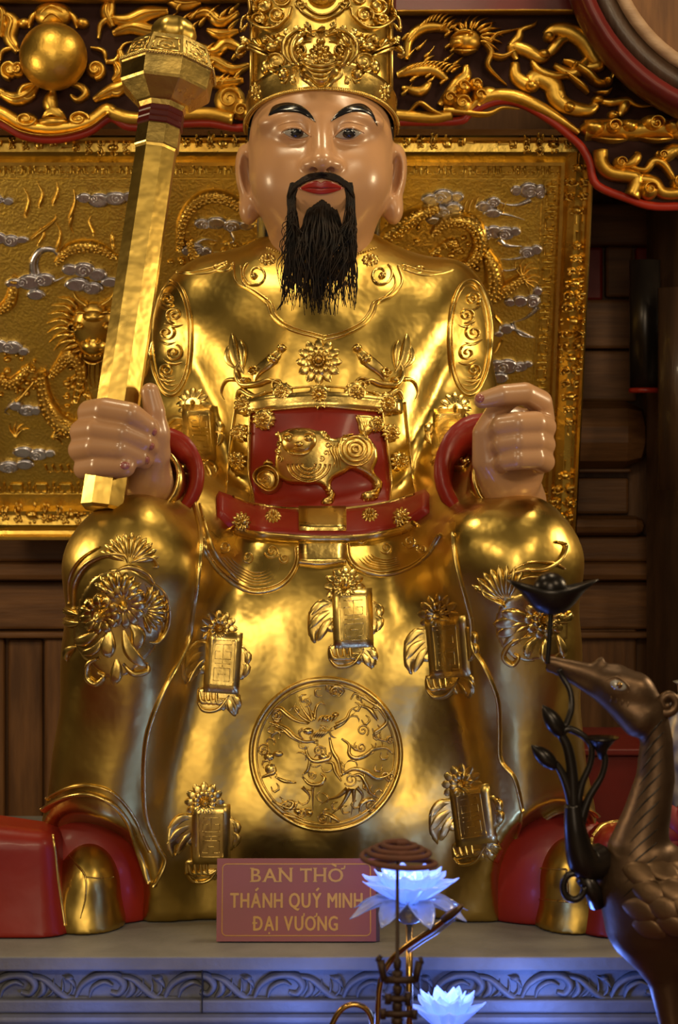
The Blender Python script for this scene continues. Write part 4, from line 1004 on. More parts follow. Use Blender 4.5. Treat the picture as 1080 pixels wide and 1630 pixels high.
# ================================================================== gilded dragon panel leaning out from the wall
PO = Vector((0, .62, 1.405)); PU = Vector((0, -.283, .719)).normalized(); PN = Vector((1, 0, 0)).cross(PU); PH = .773
panel = thing('dragon_panel', 'large gilded relief panel of dragons and silver clouds behind the statue', 'panel', (0, .62, 1.405))
PX0, PX1 = -.70, .4477
def PP(x, v, n): return PO+Vector((x, 0, 0))+PU*v+PN*n
prof = [(0, -.02), (0, .030), (.003, .034), (.008, .033), (.011, .026), (.016, .022), (.030, .026), (.046, .016), (.050, .022), (.056, .022), (.058, .004), (.060, -.02)]
V = []; Q = []
for o_, n_ in prof:
    for x, v in ((PX0+o_, o_), (PX1-o_, o_), (PX1-o_, PH-o_), (PX0+o_, PH-o_)): V.append(PP(x, v, n_))
m = len(prof)
for j in range(m):
    for k in range(4): Q.append([j*4+k, j*4+(k+1) % 4, ((j+1) % m)*4+(k+1) % 4, ((j+1) % m)*4+k])
frame = mesh_obj('frame', V, Q, 'gold_frame', panel, False); frVQ = (V, Q)
V = [PP(PX0+.05, .05, 0), PP(PX1-.05, .05, 0), PP(PX1-.05, PH-.05, 0), PP(PX0+.05, PH-.05, 0)]+[PP(PX0+.05, .05, -.018), PP(PX1-.05, .05, -.018), PP(PX1-.05, PH-.05, -.018), PP(PX0+.05, PH-.05, -.018)]
field = mesh_obj('field', V, [[0, 1, 2, 3], [7, 6, 5, 4], [0, 4, 5, 1], [1, 5, 6, 2], [2, 6, 7, 3], [3, 7, 4, 0]], 'gold_panel', panel, False)
fldS = Surf([([PP(-1.5, -.5, 0), PP(1.5, -.5, 0), PP(1.5, 1.5, 0), PP(-1.5, 1.5, 0)], [[0, 1, 2, 3]])])
frS = Surf([frVQ])
def prel(name, fn, mat='gold_panel', surf=None, parent=None): r = Rel(surf or fldS); fn(r); return r.build(name, mat, parent or panel)
# key-pattern border, one small fret after another
def fret(r, x, y, k, vert):
    T = (lambda a, b: (x+b, y+a)) if vert else (lambda a, b: (x+a, y+b))
    if k % 2: r.stroke([T(-9, -6), T(9, -6)], 4, .007, n=5); r.stroke([T(-9, -6), T(-9, 6), T(-2, 6)], 4, .007, n=6); r.stroke([T(9, -6), T(9, 6), T(2, 6)], 4, .007, n=6)
    else: r.stroke([T(0, -8), T(0, 8)], 5, .008, n=5); r.stroke([T(-7, 0), T(-7, 6)], 4.5, .007, n=5); r.stroke([T(7, 0), T(7, 6)], 4.5, .007, n=5); r.dome(*T(0, 0), 4, 4, .005, 3, 8)
def keys(r):
    for k in range(52): fret(r, -110+k*19.5, 269, k, False)
    for k in range(24): fret(r, 878-k*1.05, 296+k*20, k, True)
    for k in range(48): fret(r, -110+k*19.5, 776, k, False)
ko = prel('key_border', keys); ko['kind'] = 'stuff'
prel('inner_bead', lambda r: (r.stroke([(-200, 285), (900, 285)], 2.5, .003, n=40), r.stroke([(-200, 786), (900, 786)], 4, .004, n=40), r.stroke([(866, 270), (840, 790)], 2.5, .003, n=20)))
Rf = random.Random(11)
def filigree(cx, cy, L_, Wd, vert, skew=0, dens=1.0):
    def f(r):
        T = (lambda a, b: (cx+b+skew*a, cy+a)) if vert else (lambda a, b: (cx+a, cy+b))
        n = int(L_/19*dens)
        for i in range(n):
            t = -1+2*(i+.5)/n; wd = Wd*(1-abs(t)**1.6)*.5; a = t*L_/2
            if i % 3 == 0: p = T(a, 0); r.dome(p[0], p[1], min(10, wd*.75+3), 7, .012, 4, 11)
            else:
                for sx in (-1, 1): p = T(a, sx*wd*.55); r.spiral(p[0], p[1], max(3.5, wd*.5), 1.2, i+sx, sx, 4.5, .010)
            for sx in (-1, 1):
                p = T(a+5, sx*wd); r.dome(p[0], p[1], 3.4, 3.4, .008, 2, 7); p = T(a-2, sx*(wd+1.5)); r.dome(p[0], p[1], 2.8, 2.8, .008, 2, 7)
        r.stroke([T(-L_/2-12, 0), T(-L_/2+10, 0)], 4, .005, 'taper', n=6); r.stroke([T(L_/2+12, 0), T(L_/2-10, 0)], 4, .005, 'taper', n=6)
    return f
for a in ((912, 530, 300, 34, True, -.047), (920, 300, 90, 34, True, -.047), (897, 800, 110, 36, True, -.047)): prel('frame_filigree', filigree(*a), 'gold_frame', frS)
for a in ((40, 228, 110, 16, False), (170, 235, 120, 18, False), (345, 225, 120, 18, False), (690, 226, 110, 18, False), (860, 230, 110, 26, False), (50, 818, 150, 26, False), (-60, 818, 100, 22, False), (125, 825, 110, 16, False)): prel('frame_filigree', filigree(*a), 'gold_frame', frS)

def dragon_body(r, pts, w_, h_=.030, prof_='swell'):
    r.stroke(pts, w_, h_, prof_, K=8); ln = np.linalg.norm(np.diff(np.asarray(pts, float), axis=0), axis=1).sum(); n = int(ln/6)
    c = catmull(pts, n); t = np.gradient(c, axis=0); t /= np.linalg.norm(t, axis=1)[:, None]
    for i in range(1, n-1):
        k = prof_w(prof_, i/(n-1))*w_*.42; nx, ny = -t[i][1], t[i][0]
        for q in (-.6, 0, .6):
            off = (i % 2)*.3*(1 if q <= 0 else -1); r.dome(c[i][0]+nx*k*(q+off*.5), c[i][1]+ny*k*(q+off*.5), 3.4, 3.4, .004, 2, 6, lift=h_*(prof_w(prof_, i/(n-1))**.6)*math.sqrt(max(0, 1-(q*.8)**2))-.001)
def claw(r, cx, cy, a0, q=22):
    for k in range(4):
        a = a0+(k-1.5)*.5; r.stroke([(cx, cy), (cx+q*.6*math.cos(a), cy+q*.6*math.sin(a)), (cx+q*math.cos(a+.35), cy+q*math.sin(a+.35))], 6, .010, 'taper')
def coil(r, *a): prel('dragon_coil', lambda q: dragon_body(q, *a), 'gold_frame')
def pebbles(n, x0, x1, y0, y1):
    o = prel('relief_bosses', lambda q: [q.dome(Rf.uniform(x0, x1), Rf.uniform(y0, y1), Rf.uniform(3, 7), Rf.uniform(3, 6), .010, 3, 8) for _ in range(n)], 'gold_frame'); o['kind'] = 'stuff'
def dr_head(r):
    # head, seen full face
    r.dome(150, 522, 38, 44, .022, 6, 22); r.dome(150, 548, 26, 20, .030, 5, 18); r.dome(150, 500, 22, 12, .028)
    for sx in (-1, 1):
        r.dome(150+sx*22, 514, 10, 8, .030); r.spiral(150+sx*34, 516, 9, 1.4, 0, sx, 4, .020); r.stroke([(150+sx*10, 484), (150+sx*26, 474), (150+sx*34, 462)], 8, .018, 'taper'); r.stroke([(150+sx*8, 496), (150+sx*22, 490), (150+sx*34, 498)], 6, .030, 'lens')
        r.dome(150+sx*8, 538, 6, 5, .036); r.stroke([(150+sx*18, 552), (150+sx*34, 560), (150+sx*42, 578)], 5, .020, 'taper')
    for k in range(6): r.dome(130+k*8, 560, 3.5, 4.5, .028, 3, 8)
    r.stroke([(128, 566), (150, 574), (172, 566)], 7, .026, 'lens')
    for k in range(9):                                       # mane
        a = 2.2+k*.21; r.stroke([(150+34*math.cos(a), 520+40*math.sin(a)), (150+56*math.cos(a+.1), 520+58*math.sin(a+.1)), (150+78*math.cos(a-.05), 520+74*math.sin(a-.05))], 12, .014, 'flame')
    for k in range(5): r.stroke([(136+k*7, 572), (134+k*8, 595), (140+k*6, 618)], 7, .014, 'taper')
def pclaw(*a): prel('claw', lambda q: claw(q, *a), 'gold_frame')
def dr_left(r):
    dragon_body = coil
    dragon_body(r, [(66, 590), (74, 640), (98, 672), (130, 682), (160, 668), (176, 630)], 36); dragon_body(r, [(80, 600), (98, 578), (112, 566), (130, 590), (120, 640)], 26, .016)
    dragon_body(r, [(90, 420), (112, 396), (150, 392), (186, 410)], 24, .016); dragon_body(r, [(286, 400), (292, 350), (318, 318), (350, 312), (384, 330), (408, 358)], 26, .018); dragon_body(r, [(300, 380), (320, 420), (380, 440)], 26, .016)
    dragon_body(r, [(-10, 500), (16, 480), (24, 440)], 22, .014); dragon_body(r, [(-10, 600), (20, 610), (50, 580)], 22, .014)
    prel('dragon_head', dr_head, 'gold_frame')
    for p in ([(40, 345), (46, 318), (36, 295)], [(62, 330), (68, 308), (56, 286)], [(84, 326), (92, 306), (90, 288)], [(110, 350), (120, 320), (116, 298)], [(50, 380), (86, 352), (88, 340)], [(150, 375), (142, 355), (146, 342)], [(90, 400), (96, 372), (84, 346)], [(60, 390), (70, 372), (62, 360)], [(180, 395), (178, 372), (176, 378)], [(116, 340), (112, 360), (118, 372)]):
        r.stroke(p, 9, .010, 'flame')
    for p in ([(140, 620), (150, 650), (170, 660)], [(110, 620), (120, 600), (140, 606)], [(30, 600), (46, 590), (62, 596)], [(10, 650), (30, 636), (60, 600)]): r.stroke(p, 8, .010, 'swell')
    pclaw(84, 696, -.4, 20); pclaw(26, 694, -1.6, 24)
    for k in range(4): r.stroke([(72+k*12, 740), (78+k*12, 752), (86+k*12, 748)], 5, .008, 'taper')
    pebbles(26, 100, 180, 585, 660)
    pebbles(30, 0, 60, 560, 630)
    pebbles(40, 270, 420, 385, 450)

def dr_right(r):
    dragon_body = coil
    dragon_body(r, [(596, 392), (632, 362), (664, 340), (700, 328)], 32); dragon_body(r, [(688, 372), (708, 352), (736, 348), (758, 362), (764, 392), (748, 416), (722, 424)], 30)
    dragon_body(r, [(772, 396), (786, 430), (784, 462), (764, 494)], 34); dragon_body(r, [(758, 490), (790, 470), (816, 452), (838, 438)], 24, .018); dragon_body(r, [(610, 440), (650, 420), (700, 430), (740, 446)], 30, .018); dragon_body(r, [(690, 400), (720, 384), (730, 400)], 16, .014)
    for p in ((832, 440, -1.5), (834, 446, .3)): pclaw(*p, 30)
    pebbles(60, 610, 760, 350, 470)
    for q in range(10): x = 720+q*9; r.stroke([(x, 345-12*math.sin(q*.3)), (x+3, 330-10*math.sin(q*.3)), (x+8, 322-10*math.sin(q*.3))], 6, .010, 'flame')
    for p in ([(800, 540), (790, 560), (776, 566)], [(786, 500), (800, 520), (790, 536)]): r.stroke(p, 8, .008, 'flame')

flames = Split(fldS, 'gold_frame', panel, {'stroke': 'flame_tongue'})
dr_left(flames); dr_right(flames)
# silver clouds
def cloud(lobes, tails=(), sp=()):
    def f(r):
        for x, y, rx, ry in lobes: r.dome(x, y, rx, ry, .010, 4, 18, flat=True)
        for t, w_ in tails: r.stroke(t, w_, .009, 'taper')
        for x, y, q, cw in sp: r.spiral(x, y, q, 1.6, 0 if cw > 0 else math.pi, cw, 3, .0135)
        for x, y, rx, ry in lobes: r.stroke([(x+rx*.92*math.cos(a), y+ry*.92*math.sin(a)) for a in np.linspace(math.pi*.95, math.pi*2.05, 8)], 2.2, .010)
    return f
CL = [
 ([(-6, 316, 14, 9), (14, 319, 10, 7)], (), ((2, 317, 6, 1),)),
 ([(135, 314, 14, 9), (158, 318, 20, 13), (185, 315, 22, 12), (208, 312, 16, 9)], (), ((186, 315, 9, 1), (150, 315, 7, -1))),
 ([(-4, 378, 18, 11), (18, 382, 16, 11), (36, 380, 12, 6)], (), ((16, 382, 8, 1),)),
 ([(24, 450, 16, 9), (48, 448, 22, 14), (72, 444, 18, 12), (58, 468, 16, 9)], (([(56, 440), (54, 416), (66, 398), (86, 398), (94, 412), (86, 420)], 20), ([(72, 452), (90, 446), (104, 440)], 9)), ((36, 448, 8, 1), (66, 446, 9, -1))),
 ([(112, 428, 14, 10), (134, 428, 20, 13), (156, 436, 16, 11), (124, 452, 22, 12), (148, 458, 18, 11), (176, 448, 16, 9)], (), ((134, 430, 9, 1), (140, 456, 8, -1))),
 ([(-2, 550, 18, 12), (20, 552, 18, 12), (38, 558, 10, 7)], (), ((12, 552, 9, 1),)),
 ([(26, 645, 12, 8), (44, 652, 16, 10), (58, 652, 10, 8)], (([(20, 640), (8, 654), (16, 660)], 8),), ((42, 652, 7, 1),)),
 ([(38, 718, 18, 10), (62, 722, 18, 11), (80, 720, 10, 7), (14, 742, 20, 11), (40, 738, 16, 9), (-8, 740, 14, 9)], (), ((58, 724, 8, 1), (16, 744, 8, -1))),
 ([(322, 355, 13, 9), (345, 354, 18, 11), (370, 358, 18, 10), (392, 358, 14, 8)], (([(366, 366), (372, 384), (350, 388)], 7),), ((368, 361, 8, 1), (328, 357, 7, -1))),
 ([(298, 398, 9, 8), (314, 396, 13, 10), (328, 400, 10, 9)], (([(328, 404), (346, 402), (362, 404)], 7), ([(310, 388), (326, 380), (346, 384)], 7)), ((318, 398, 6, 1),)),
 ([(686, 316, 16, 10), (706, 312, 20, 14), (728, 312, 12, 9), (700, 336, 20, 11), (722, 330, 16, 10), (690, 350, 12, 7)], (), ((700, 314, 10, 1), (708, 338, 9, -1))),
 ([(822, 302, 10, 9), (842, 302, 18, 14), (860, 304, 10, 13), (770, 328, 14, 10), (786, 320, 12, 9), (784, 338, 16, 8)], (([(846, 318), (820, 326), (794, 322)], 10), ([(790, 338), (812, 342), (836, 350)], 9)), ((844, 305, 9, 1), (862, 308, 6, -1), (784, 324, 7, 1))),
 ([(768, 366, 12, 10), (786, 368, 16, 12), (804, 370, 18, 12), (820, 367, 10, 8), (840, 400, 14, 10), (854, 396, 10, 9)], (([(794, 380), (806, 390), (834, 392)], 14), ([(836, 408), (814, 412), (796, 412)], 8), ([(826, 426), (806, 430), (792, 424)], 6)), ((776, 374, 7, -1), (802, 373, 9, 1), (838, 403, 7, 1))),
 ([(812, 480, 10, 7), (828, 478, 14, 10), (848, 478, 13, 12), (856, 462, 8, 8)], (([(858, 488), (840, 504), (816, 514)], 10), ([(812, 520), (836, 530), (852, 538)], 9)), ((848, 480, 9, 1),)),
 ([(806, 522, 12, 9), (794, 530, 8, 5)], (([(816, 512), (828, 532), (854, 538)], 8),), ()),
 ([(792, 582, 14, 12), (808, 582, 18, 14), (828, 582, 14, 9), (840, 578, 9, 6), (796, 600, 14, 10)], (), ((800, 584, 9, 1), (824, 584, 7, -1))),
]
for a in CL: prel('silver_cloud', cloud(*a), 'silver')

# ================================================================== carved canopy above
CY = .24
can = thing('carved_canopy', 'gilded openwork canopy carved with dragons and clouds on red board', 'canopy', (0, CY, 2.10))
low = [(-120, 205), (-60, 178), (0, 198), (40, 219), (90, 224), (140, 213), (176, 190), (205, 204), (250, 202), (330, 198), (380, 206), (430, 196), (512, 200), (600, 196), (640, 196), (728, 195), (746, 184), (775, 168), (806, 162), (840, 172), (880, 196), (905, 216), (926, 236), (940, 262), (950, 296), (1000, 318), (1040, 330), (1100, 330)]
lc = catmull(low, 120); V = []; Q = []
for yy in (CY+.012, CY+.034):
    for a in lc: V.append(P(a[0], a[1], CY+.012)+Vector((0, yy-CY-.012, 0)))
    for a in lc: V.append(P(a[0], -140, CY+.012)+Vector((0, yy-CY-.012, 0)))
n = 120
for i in range(n-1):
    Q.append([i, i+1, n+i+1, n+i]); Q.append([2*n+i, 3*n+i, 3*n+i+1, 2*n+i+1]); Q.append([i, 2*n+i, 2*n+i+1, i+1]); Q.append([n+i, n+i+1, 3*n+i+1, 3*n+i])
Q.append([0, n, 3*n, 2*n]); Q.append([n-1, 2*n+n-1, 3*n+n-1, n+n-1])
bd = mesh_obj('back_board', V, Q, 'board', can, False)
mesh_obj('red_edge', *tube([P(a[0], a[1]-2, CY+.01) for a in lc], .0075, 8), 'red', can)
cS = Surf(plane=CY+.012)
def cr(name, fn, mat='gold_old', label=None): r = Rel(cS); fn(r); return r.build(name, mat, can, label)
# gilt rim along the scalloped edge
cr('gilt_rim', lambda r: (r.stroke([(-120, 184), (-60, 160), (0, 180), (40, 201), (90, 206), (140, 196), (170, 176), (182, 182), (215, 190), (260, 186), (330, 182), (372, 190)], 24, .020, n=64), r.stroke([(-60, 170), (0, 192), (40, 213), (90, 218), (140, 207), (174, 184)], 3, .026, n=40)))
cr('gilt_rim', lambda r: (r.stroke([(600, 182), (650, 186), (690, 188), (720, 184)], 22, .020), r.stroke([(745, 178), (762, 160), (790, 152), (824, 156), (860, 172), (890, 190), (922, 212)], 24, .020, 'swell'), r.stroke([(650, 180), (668, 166), (688, 178), (712, 188)], 10, .026, 'swell')))
cr('gilt_line', lambda r: r.stroke([(632, 23), (780, 22), (900, 22), (926, 24), (942, 58), (962, 88), (985, 112), (1030, 145), (1085, 176)], 5, .034, n=60))
cr('gilt_line', lambda r: r.stroke([(-60, 4), (200, 4), (400, 4)], 4, .030, n=20))
# round pearl with its cloud setting
pearl = None
V, Q = [], []
c0 = P(85, 90, CY-.02); rp = 54*sc(CY-.02); ns = 40
for i in range(25):
    a = -math.pi/2+math.pi*i/24
    for k in range(ns): b = 2*math.pi*k/ns; V.append(c0+Vector((rp*max(.002, math.cos(a))*math.cos(b), rp*.92*max(.002, math.cos(a))*math.sin(b), rp*math.sin(a))))
for i in range(24):
    for k in range(ns): Q.append([i*ns+k, i*ns+(k+1) % ns, (i+1)*ns+(k+1) % ns, (i+1)*ns+k])
mesh_obj('pearl', V, Q, 'gold_old', can, label='smooth golden pearl')
def setting(r):
    for sx in (-1, 1):
        X = lambda a: 85+sx*a
        r.spiral(X(68), 112, 15, 1.4, math.pi*.5, sx, 8, .020); r.dome(X(68), 112, 17, 15, .014)
        r.stroke([(X(20), 132), (X(44), 138), (X(52), 150), (X(40), 160), (X(28), 152)], 14, .018, 'swell'); r.stroke([(X(64), 160), (X(84), 146), (X(104), 150), (X(124), 130)], 14, .016, 'swell')
        r.spiral(X(42), 192, 17, 1.5, 0, sx, 7, .026, sq=.7); r.dome(X(42), 192, 18, 13, .022)
        r.stroke([(X(72), 62), (X(76), 40), (X(92), 26), (X(94), 4), (X(90), -10)], 13, .016, 'swell'); r.stroke([(X(60), 76), (X(80), 82), (X(84), 98)], 10, .014, 'swell')
        r.stroke([(X(24), 18), (X(34), 30), (X(38), 46)], 12, .016, 'swell'); r.dome(X(46), 38, 12, 9, .016)
        r.stroke([(X(84), 100), (X(100), 96), (X(112), 72), (X(140), 64)], 14, .015, 'flame')
    r.dome(85, 24, 32, 22, .022, 5, 20); r.stroke([(60, 30), (85, 14), (110, 30)], 8, .030, 'lens'); r.stroke([(66, 40), (85, 26), (104, 40)], 6, .032, 'lens')
    r.stroke([(85, 145), (80, 165), (88, 182)], 26, .016, 'swell'); r.leaf([(66, 190), (85, 178), (106, 190)], 18, .024); r.dome(85, 196, 28, 10, .024)
cr('pearl_setting', setting)
Rc = random.Random(5)
def strands_left(r):
    for p, w_ in (([(178, 30), (205, 34), (235, 22), (268, 18)], 18), ([(180, 54), (210, 44), (240, 50), (262, 46)], 16), ([(190, 80), (200, 104), (220, 98), (232, 70)], 14), ([(184, 100), (192, 118), (180, 130)], 14), ([(150, 160), (176, 146), (196, 138), (206, 120)], 16), ([(176, 0), (170, 20), (180, 44)], 14),
                  ([(0, 20), (20, 34), (16, 60), (30, 84)], 16), ([(-10, 10), (6, 22), (2, 60)], 10), ([(0, 148), (24, 158), (44, 152), (60, 136)], 16), ([(300, 30), (330, 20), (352, 36), (380, 20)], 14), ([(310, 70), (340, 84), (362, 70), (392, 84)], 15), ([(310, 100), (336, 96), (370, 112), (398, 104)], 14),
                  ([(318, 120), (350, 132), (388, 128)], 14), ([(260, -6), (290, 8), (320, 4)], 14), ([(330, 48), (352, 56), (380, 50)], 12)):
        r.stroke(p, w_*1.65, .018, 'swell'); r.stroke(p, w_*.6, .024, 'swell')
    for k in range(26): x = 266+Rc.uniform(0, 110); y = Rc.uniform(-4, 130); r.stroke([(x, y+14), (x+8, y+4), (x+18, y-6)], 9, .030, 'flame')
    for x, y, q in ((366, 160, 26), (384, 178, 16), (30, 112, 14)): r.dome(x, y, q, q, .018); r.spiral(x, y, q*.7, 1.6, 0, 1, 5, .026)
strands_left(Split(cS, 'gold_old', can, {'stroke': 'cloud_strand', 'dome': 'cloud_boss', 'spiral': 'cloud_curl'}))
def dragon_r(r):
    r.stroke([(648, 96), (652, 64), (672, 46), (700, 44), (716, 52)], 20, .020, 'swell'); r.stroke([(632, 120), (660, 112), (690, 112), (712, 128)], 26, .020, 'swell'); r.stroke([(640, 140), (670, 146), (686, 130)], 18, .016, 'swell')
    for k in range(12): t = k/11; r.stroke([(650+t*60, 70-34*math.sin(t*2.4)), (656+t*62, 60-34*math.sin(t*2.4)), (668+t*60, 50-30*math.sin(t*2.4))], 8, .028, 'flame'); r.stroke([(640+t*70, 118-8*math.sin(t*3)), (652+t*70, 108-8*math.sin(t*3)), (664+t*70, 104)], 7, .028, 'flame')
    for k in range(26): x = 636+Rc.uniform(0, 86); y = Rc.uniform(36, 150); r.stroke([(x, y+8), (x+8, y+2), (x+18, y-6+Rc.uniform(-6, 6))], 9, .020, 'flame')
    for k in range(10): a = -2.6+k*.34; r.stroke([(748+18*math.cos(a), 62+14*math.sin(a)), (752+32*math.cos(a), 62+26*math.sin(a)), (758+44*math.cos(a+.15), 60+36*math.sin(a+.15))], 9, .030, 'flame')
    r.dome(742, 66, 26, 20, .030, 5, 18); r.dome(728, 72, 14, 9, .034); r.stroke([(720, 80), (740, 86), (762, 80)], 8, .034, 'lens'); r.stroke([(716, 62), (736, 54), (760, 56)], 8, .038, 'lens'); r.dome(748, 60, 6, 5, .042)
    for p in ([(750, 50), (756, 38), (754, 30)], [(762, 54), (780, 46), (784, 30)], [(764, 60), (778, 68), (790, 56), (812, 50), (836, 44)], [(768, 66), (782, 84), (776, 104), (790, 122), (804, 134), (808, 138)], [(780, 88), (800, 92), (820, 82), (840, 74)], [(738, 48), (732, 40), (722, 40)], [(700, 50), (712, 40), (726, 46)]):
        r.stroke(p, 15, .024, 'flame'); r.stroke(p, 5, .030, 'flame')
cr('dragon', dragon_r, label='gilded dragon with flying mane')
def clouds_r(r):
    for x, y, q in ((738, 140, 14), (736, 166, 19), (758, 136, 12), (764, 154, 13), (716, 158, 14)): r.dome(x, y, q, q, .022); r.spiral(x, y, q*.65, 1.4, 0, 1, 4, .030)
    r.stroke([(700, 168), (716, 150), (730, 132), (742, 120), (742, 104)], 24, .014, 'swell'); r.stroke([(706, 176), (740, 180), (776, 182), (800, 172), (828, 174)], 16, .022, 'taper')
    r.stroke([(760, 168), (776, 152), (800, 156)], 30, .018, 'swell')
    r.stroke([(812, 74), (826, 60), (830, 48), (850, 40), (856, 32)], 20, .018, 'flame'); r.stroke([(822, 96), (816, 76), (840, 82), (862, 94), (876, 84)], 24, .018, 'swell')
    r.stroke([(868, 58), (884, 48), (908, 52), (930, 66), (946, 92), (952, 104), (930, 108)], 34, .020, 'swell'); r.dome(874, 60, 10, 9, .026); r.dome(866, 88, 11, 9, .024)
    r.stroke([(866, 94), (880, 80), (892, 66), (906, 62)], 20, .018, 'swell'); r.stroke([(882, 104), (908, 118), (926, 108), (938, 92)], 24, .018, 'swell')
    r.stroke([(846, 98), (858, 114), (880, 122), (904, 122)], 18, .022, 'swell')
    r.stroke([(820, 100), (822, 122), (842, 136), (856, 124), (880, 136), (886, 156), (904, 170), (936, 176), (950, 166)], 34, .018, 'swell'); r.dome(846, 138, 13, 10, .026); r.dome(906, 172, 11, 10, .028)
    r.stroke([(880, 140), (892, 150), (890, 170)], 20, .018, 'swell')
    r.stroke([(950, 160), (972, 164), (998, 160), (1012, 168), (1028, 170), (1050, 168)], 19, .018, 'flame'); r.stroke([(986, 186), (994, 170), (1000, 160)], 20, .018, 'swell'); r.dome(976, 184, 10, 8, .020); r.dome(952, 160, 11, 8, .022)
clouds_r(Split(cS, 'gold_old', can, {'stroke': 'cloud_strand', 'dome': 'cloud_boss', 'spiral': 'cloud_curl'}))
def drag_head(r):
    r.stroke([(896, 98), (912, 104), (934, 118), (950, 132), (966, 136)], 18, .036, 'swell'); r.dome(966, 132, 9, 7, .046); r.dome(914, 108, 6, 5, .048); r.stroke([(900, 116), (916, 130), (930, 142), (936, 150)], 12, .032, 'swell'); r.stroke([(972, 130), (978, 116), (992, 112), (1000, 108)], 7, .036, 'flame'); r.stroke([(944, 148), (964, 150), (976, 140)], 7, .034, 'lens'); r.stroke([(906, 120), (880, 124), (858, 112), (846, 100)], 9, .030, 'flame')
cr('dragon_head', drag_head)
def bracket(r):
    r.stroke([(930, 208), (960, 206), (1010, 208), (1060, 206), (1100, 208)], 34, .030, K=8)
    for x, y, rx, ry in ((944, 206, 22, 14), (974, 206, 17, 13), (1000, 204, 17, 13), (1036, 200, 20, 16), (1068, 204, 18, 15), (1096, 204, 18, 16)): r.dome(x, y, rx, ry, .044)
    for x, y, q in ((974, 206, 11), (1040, 202, 13), (1080, 205, 12)): r.spiral(x, y, q, 1.4, 0, 1, 5, .052)
    r.stroke([(936, 220), (970, 226), (1000, 224)], 7, .036, 'lens'); r.stroke([(1010, 220), (1040, 226), (1074, 222)], 7, .036, 'lens')
cr('cloud_bar', bracket)
def br2(r):
    r.stroke([(956, 240), (958, 262), (972, 276), (1000, 280), (1016, 284)], 25, .026); r.stroke([(1014, 280), (1012, 300), (1006, 314)], 28, .026); r.stroke([(1010, 286), (1040, 290), (1056, 308), (1100, 306)], 22, .024)
    r.stroke([(978, 266), (1004, 262), (1014, 250), (1010, 244)], 18, .030, 'swell'); r.stroke([(1000, 266), (1026, 272), (1040, 258), (1056, 264), (1070, 284), (1084, 298)], 16, .028, 'swell')
    r.stroke([(1044, 244), (1054, 250), (1076, 240), (1100, 258)], 25, .028, 'swell')
    for x, y, q in ((986, 262, 12), (1032, 304, 16), (1078, 292, 13), (1052, 250, 9)): r.dome(x, y, q, q, .034); r.spiral(x, y, q*.75, 1.5, 0, 1, 4, .040)
cr('corner_bracket', br2)
# ------------------------------------------------------------------ round lacquered opening beside the canopy
RY = .12; rc = P(1215, -112, RY); q_ = sc(RY)
rd = thing('roundel', 'round red lacquered frame with pale wooden ring at the top corner', 'frame', rc)
def ringmesh(name, prof, mat, seg=72):
    V = []; Q = []; m = len(prof)
    for r_, yy in prof:
        for k in range(seg): a = 2*math.pi*k/seg; V.append(rc+Vector((r_*q_*math.cos(a), yy, r_*q_*math.sin(a))))
    for j in range(m):
        for k in range(seg): Q.append([j*seg+k, ((j+1) % m)*seg+k, ((j+1) % m)*seg+(k+1) % seg, j*seg+(k+1) % seg])
    mesh_obj(name, V, Q, mat, rd)
ringmesh('lacquer_rim', [(318, .06), (321, .03), (316, .004), (306, -.012), (296, -.012), (288, .0), (284, .02), (284, .06)], 'red_dark')
ringmesh('dark_ring', [(285, .05), (285, .012), (256, .012), (256, .05)], 'wood_dark'); ringmesh('pale_ring', [(257, .05), (256, .010), (252, .004), (238, .004), (235, .010), (234, .05)], 'wood_pale')
V, Q = [], []
for yy in (.02, .05):
    for k in range(72): a = 2*math.pi*k/72; V.append(rc+Vector((236*q_*math.cos(a), yy, 236*q_*math.sin(a))))
Q = [list(range(72))[::-1], list(range(72, 144))]+[[k, (k+1) % 72, 72+(k+1) % 72, 72+k] for k in range(72)]
mesh_obj('wooden_disc', V, Q, 'wood', rd, False)
# red beam carrying canopy and roundel
box_obj('beam', P(-160, -20, .30)+Vector((0, 0, 0)), P(1300, -160, .30)+Vector((0, .06, 0)), 'red_dark', can, .004)
box_obj('upper_rail', (W(628, CY), CY-.004, Zr(19, CY)), (W(960, CY), CY+.0115, Zr(-130, CY)), 'red_dark', can, .003)

# ------------------------------------------------------------------ hanging boards on the column at the right
def curved_board(name, label, px0, px1, r0, r1, y0, depth, mat, edge, mat2):
    V = []; Q = []; n = 12; th = .012; root = thing(name, label, 'board', P((px0+px1)/2, r1, y0))
    for s_ in (0, 1):
        for j in (0, 1):
            for i in range(n):
                u = i/(n-1); x = W(px0+(px1-px0)*u, y0); yy = y0-depth*math.sin(math.pi*(.15+.7*u))+s_*th; z = Zr(r0 if j == 0 else r1, y0); V.append((x, yy, z))
    g = lambda s_, j, i: (s_*2+j)*n+i
    for i in range(n-1):
        Q += [[g(0, 0, i), g(0, 1, i), g(0, 1, i+1), g(0, 0, i+1)], [g(1, 0, i+1), g(1, 1, i+1), g(1, 1, i), g(1, 0, i)], [g(0, 0, i), g(0, 0, i+1), g(1, 0, i+1), g(1, 0, i)], [g(0, 1, i), g(1, 1, i), g(1, 1, i+1), g(0, 1, i+1)]]
    for i in (0, n-1): Q.append([g(0, 0, i), g(1, 0, i), g(1, 1, i), g(0, 1, i)])
    o = mesh_obj('board', V, Q, mat, root)
    if edge:
        pts = [(W(px0+(px1-px0)*u, y0), y0-depth*math.sin(math.pi*(.15+.7*u))-.001, Zr(r1, y0)) for u in np.linspace(0, 1, 12)]
        mesh_obj('edge_band', *tube(pts, .005, 8), mat2, root)
    return root
b1 = curved_board('couplet_board', 'dark hanging board with red lower edge beside the gilded frame', 1002, 1050, 415, 622, .50, .03, 'bronze_blk', True, 'red')
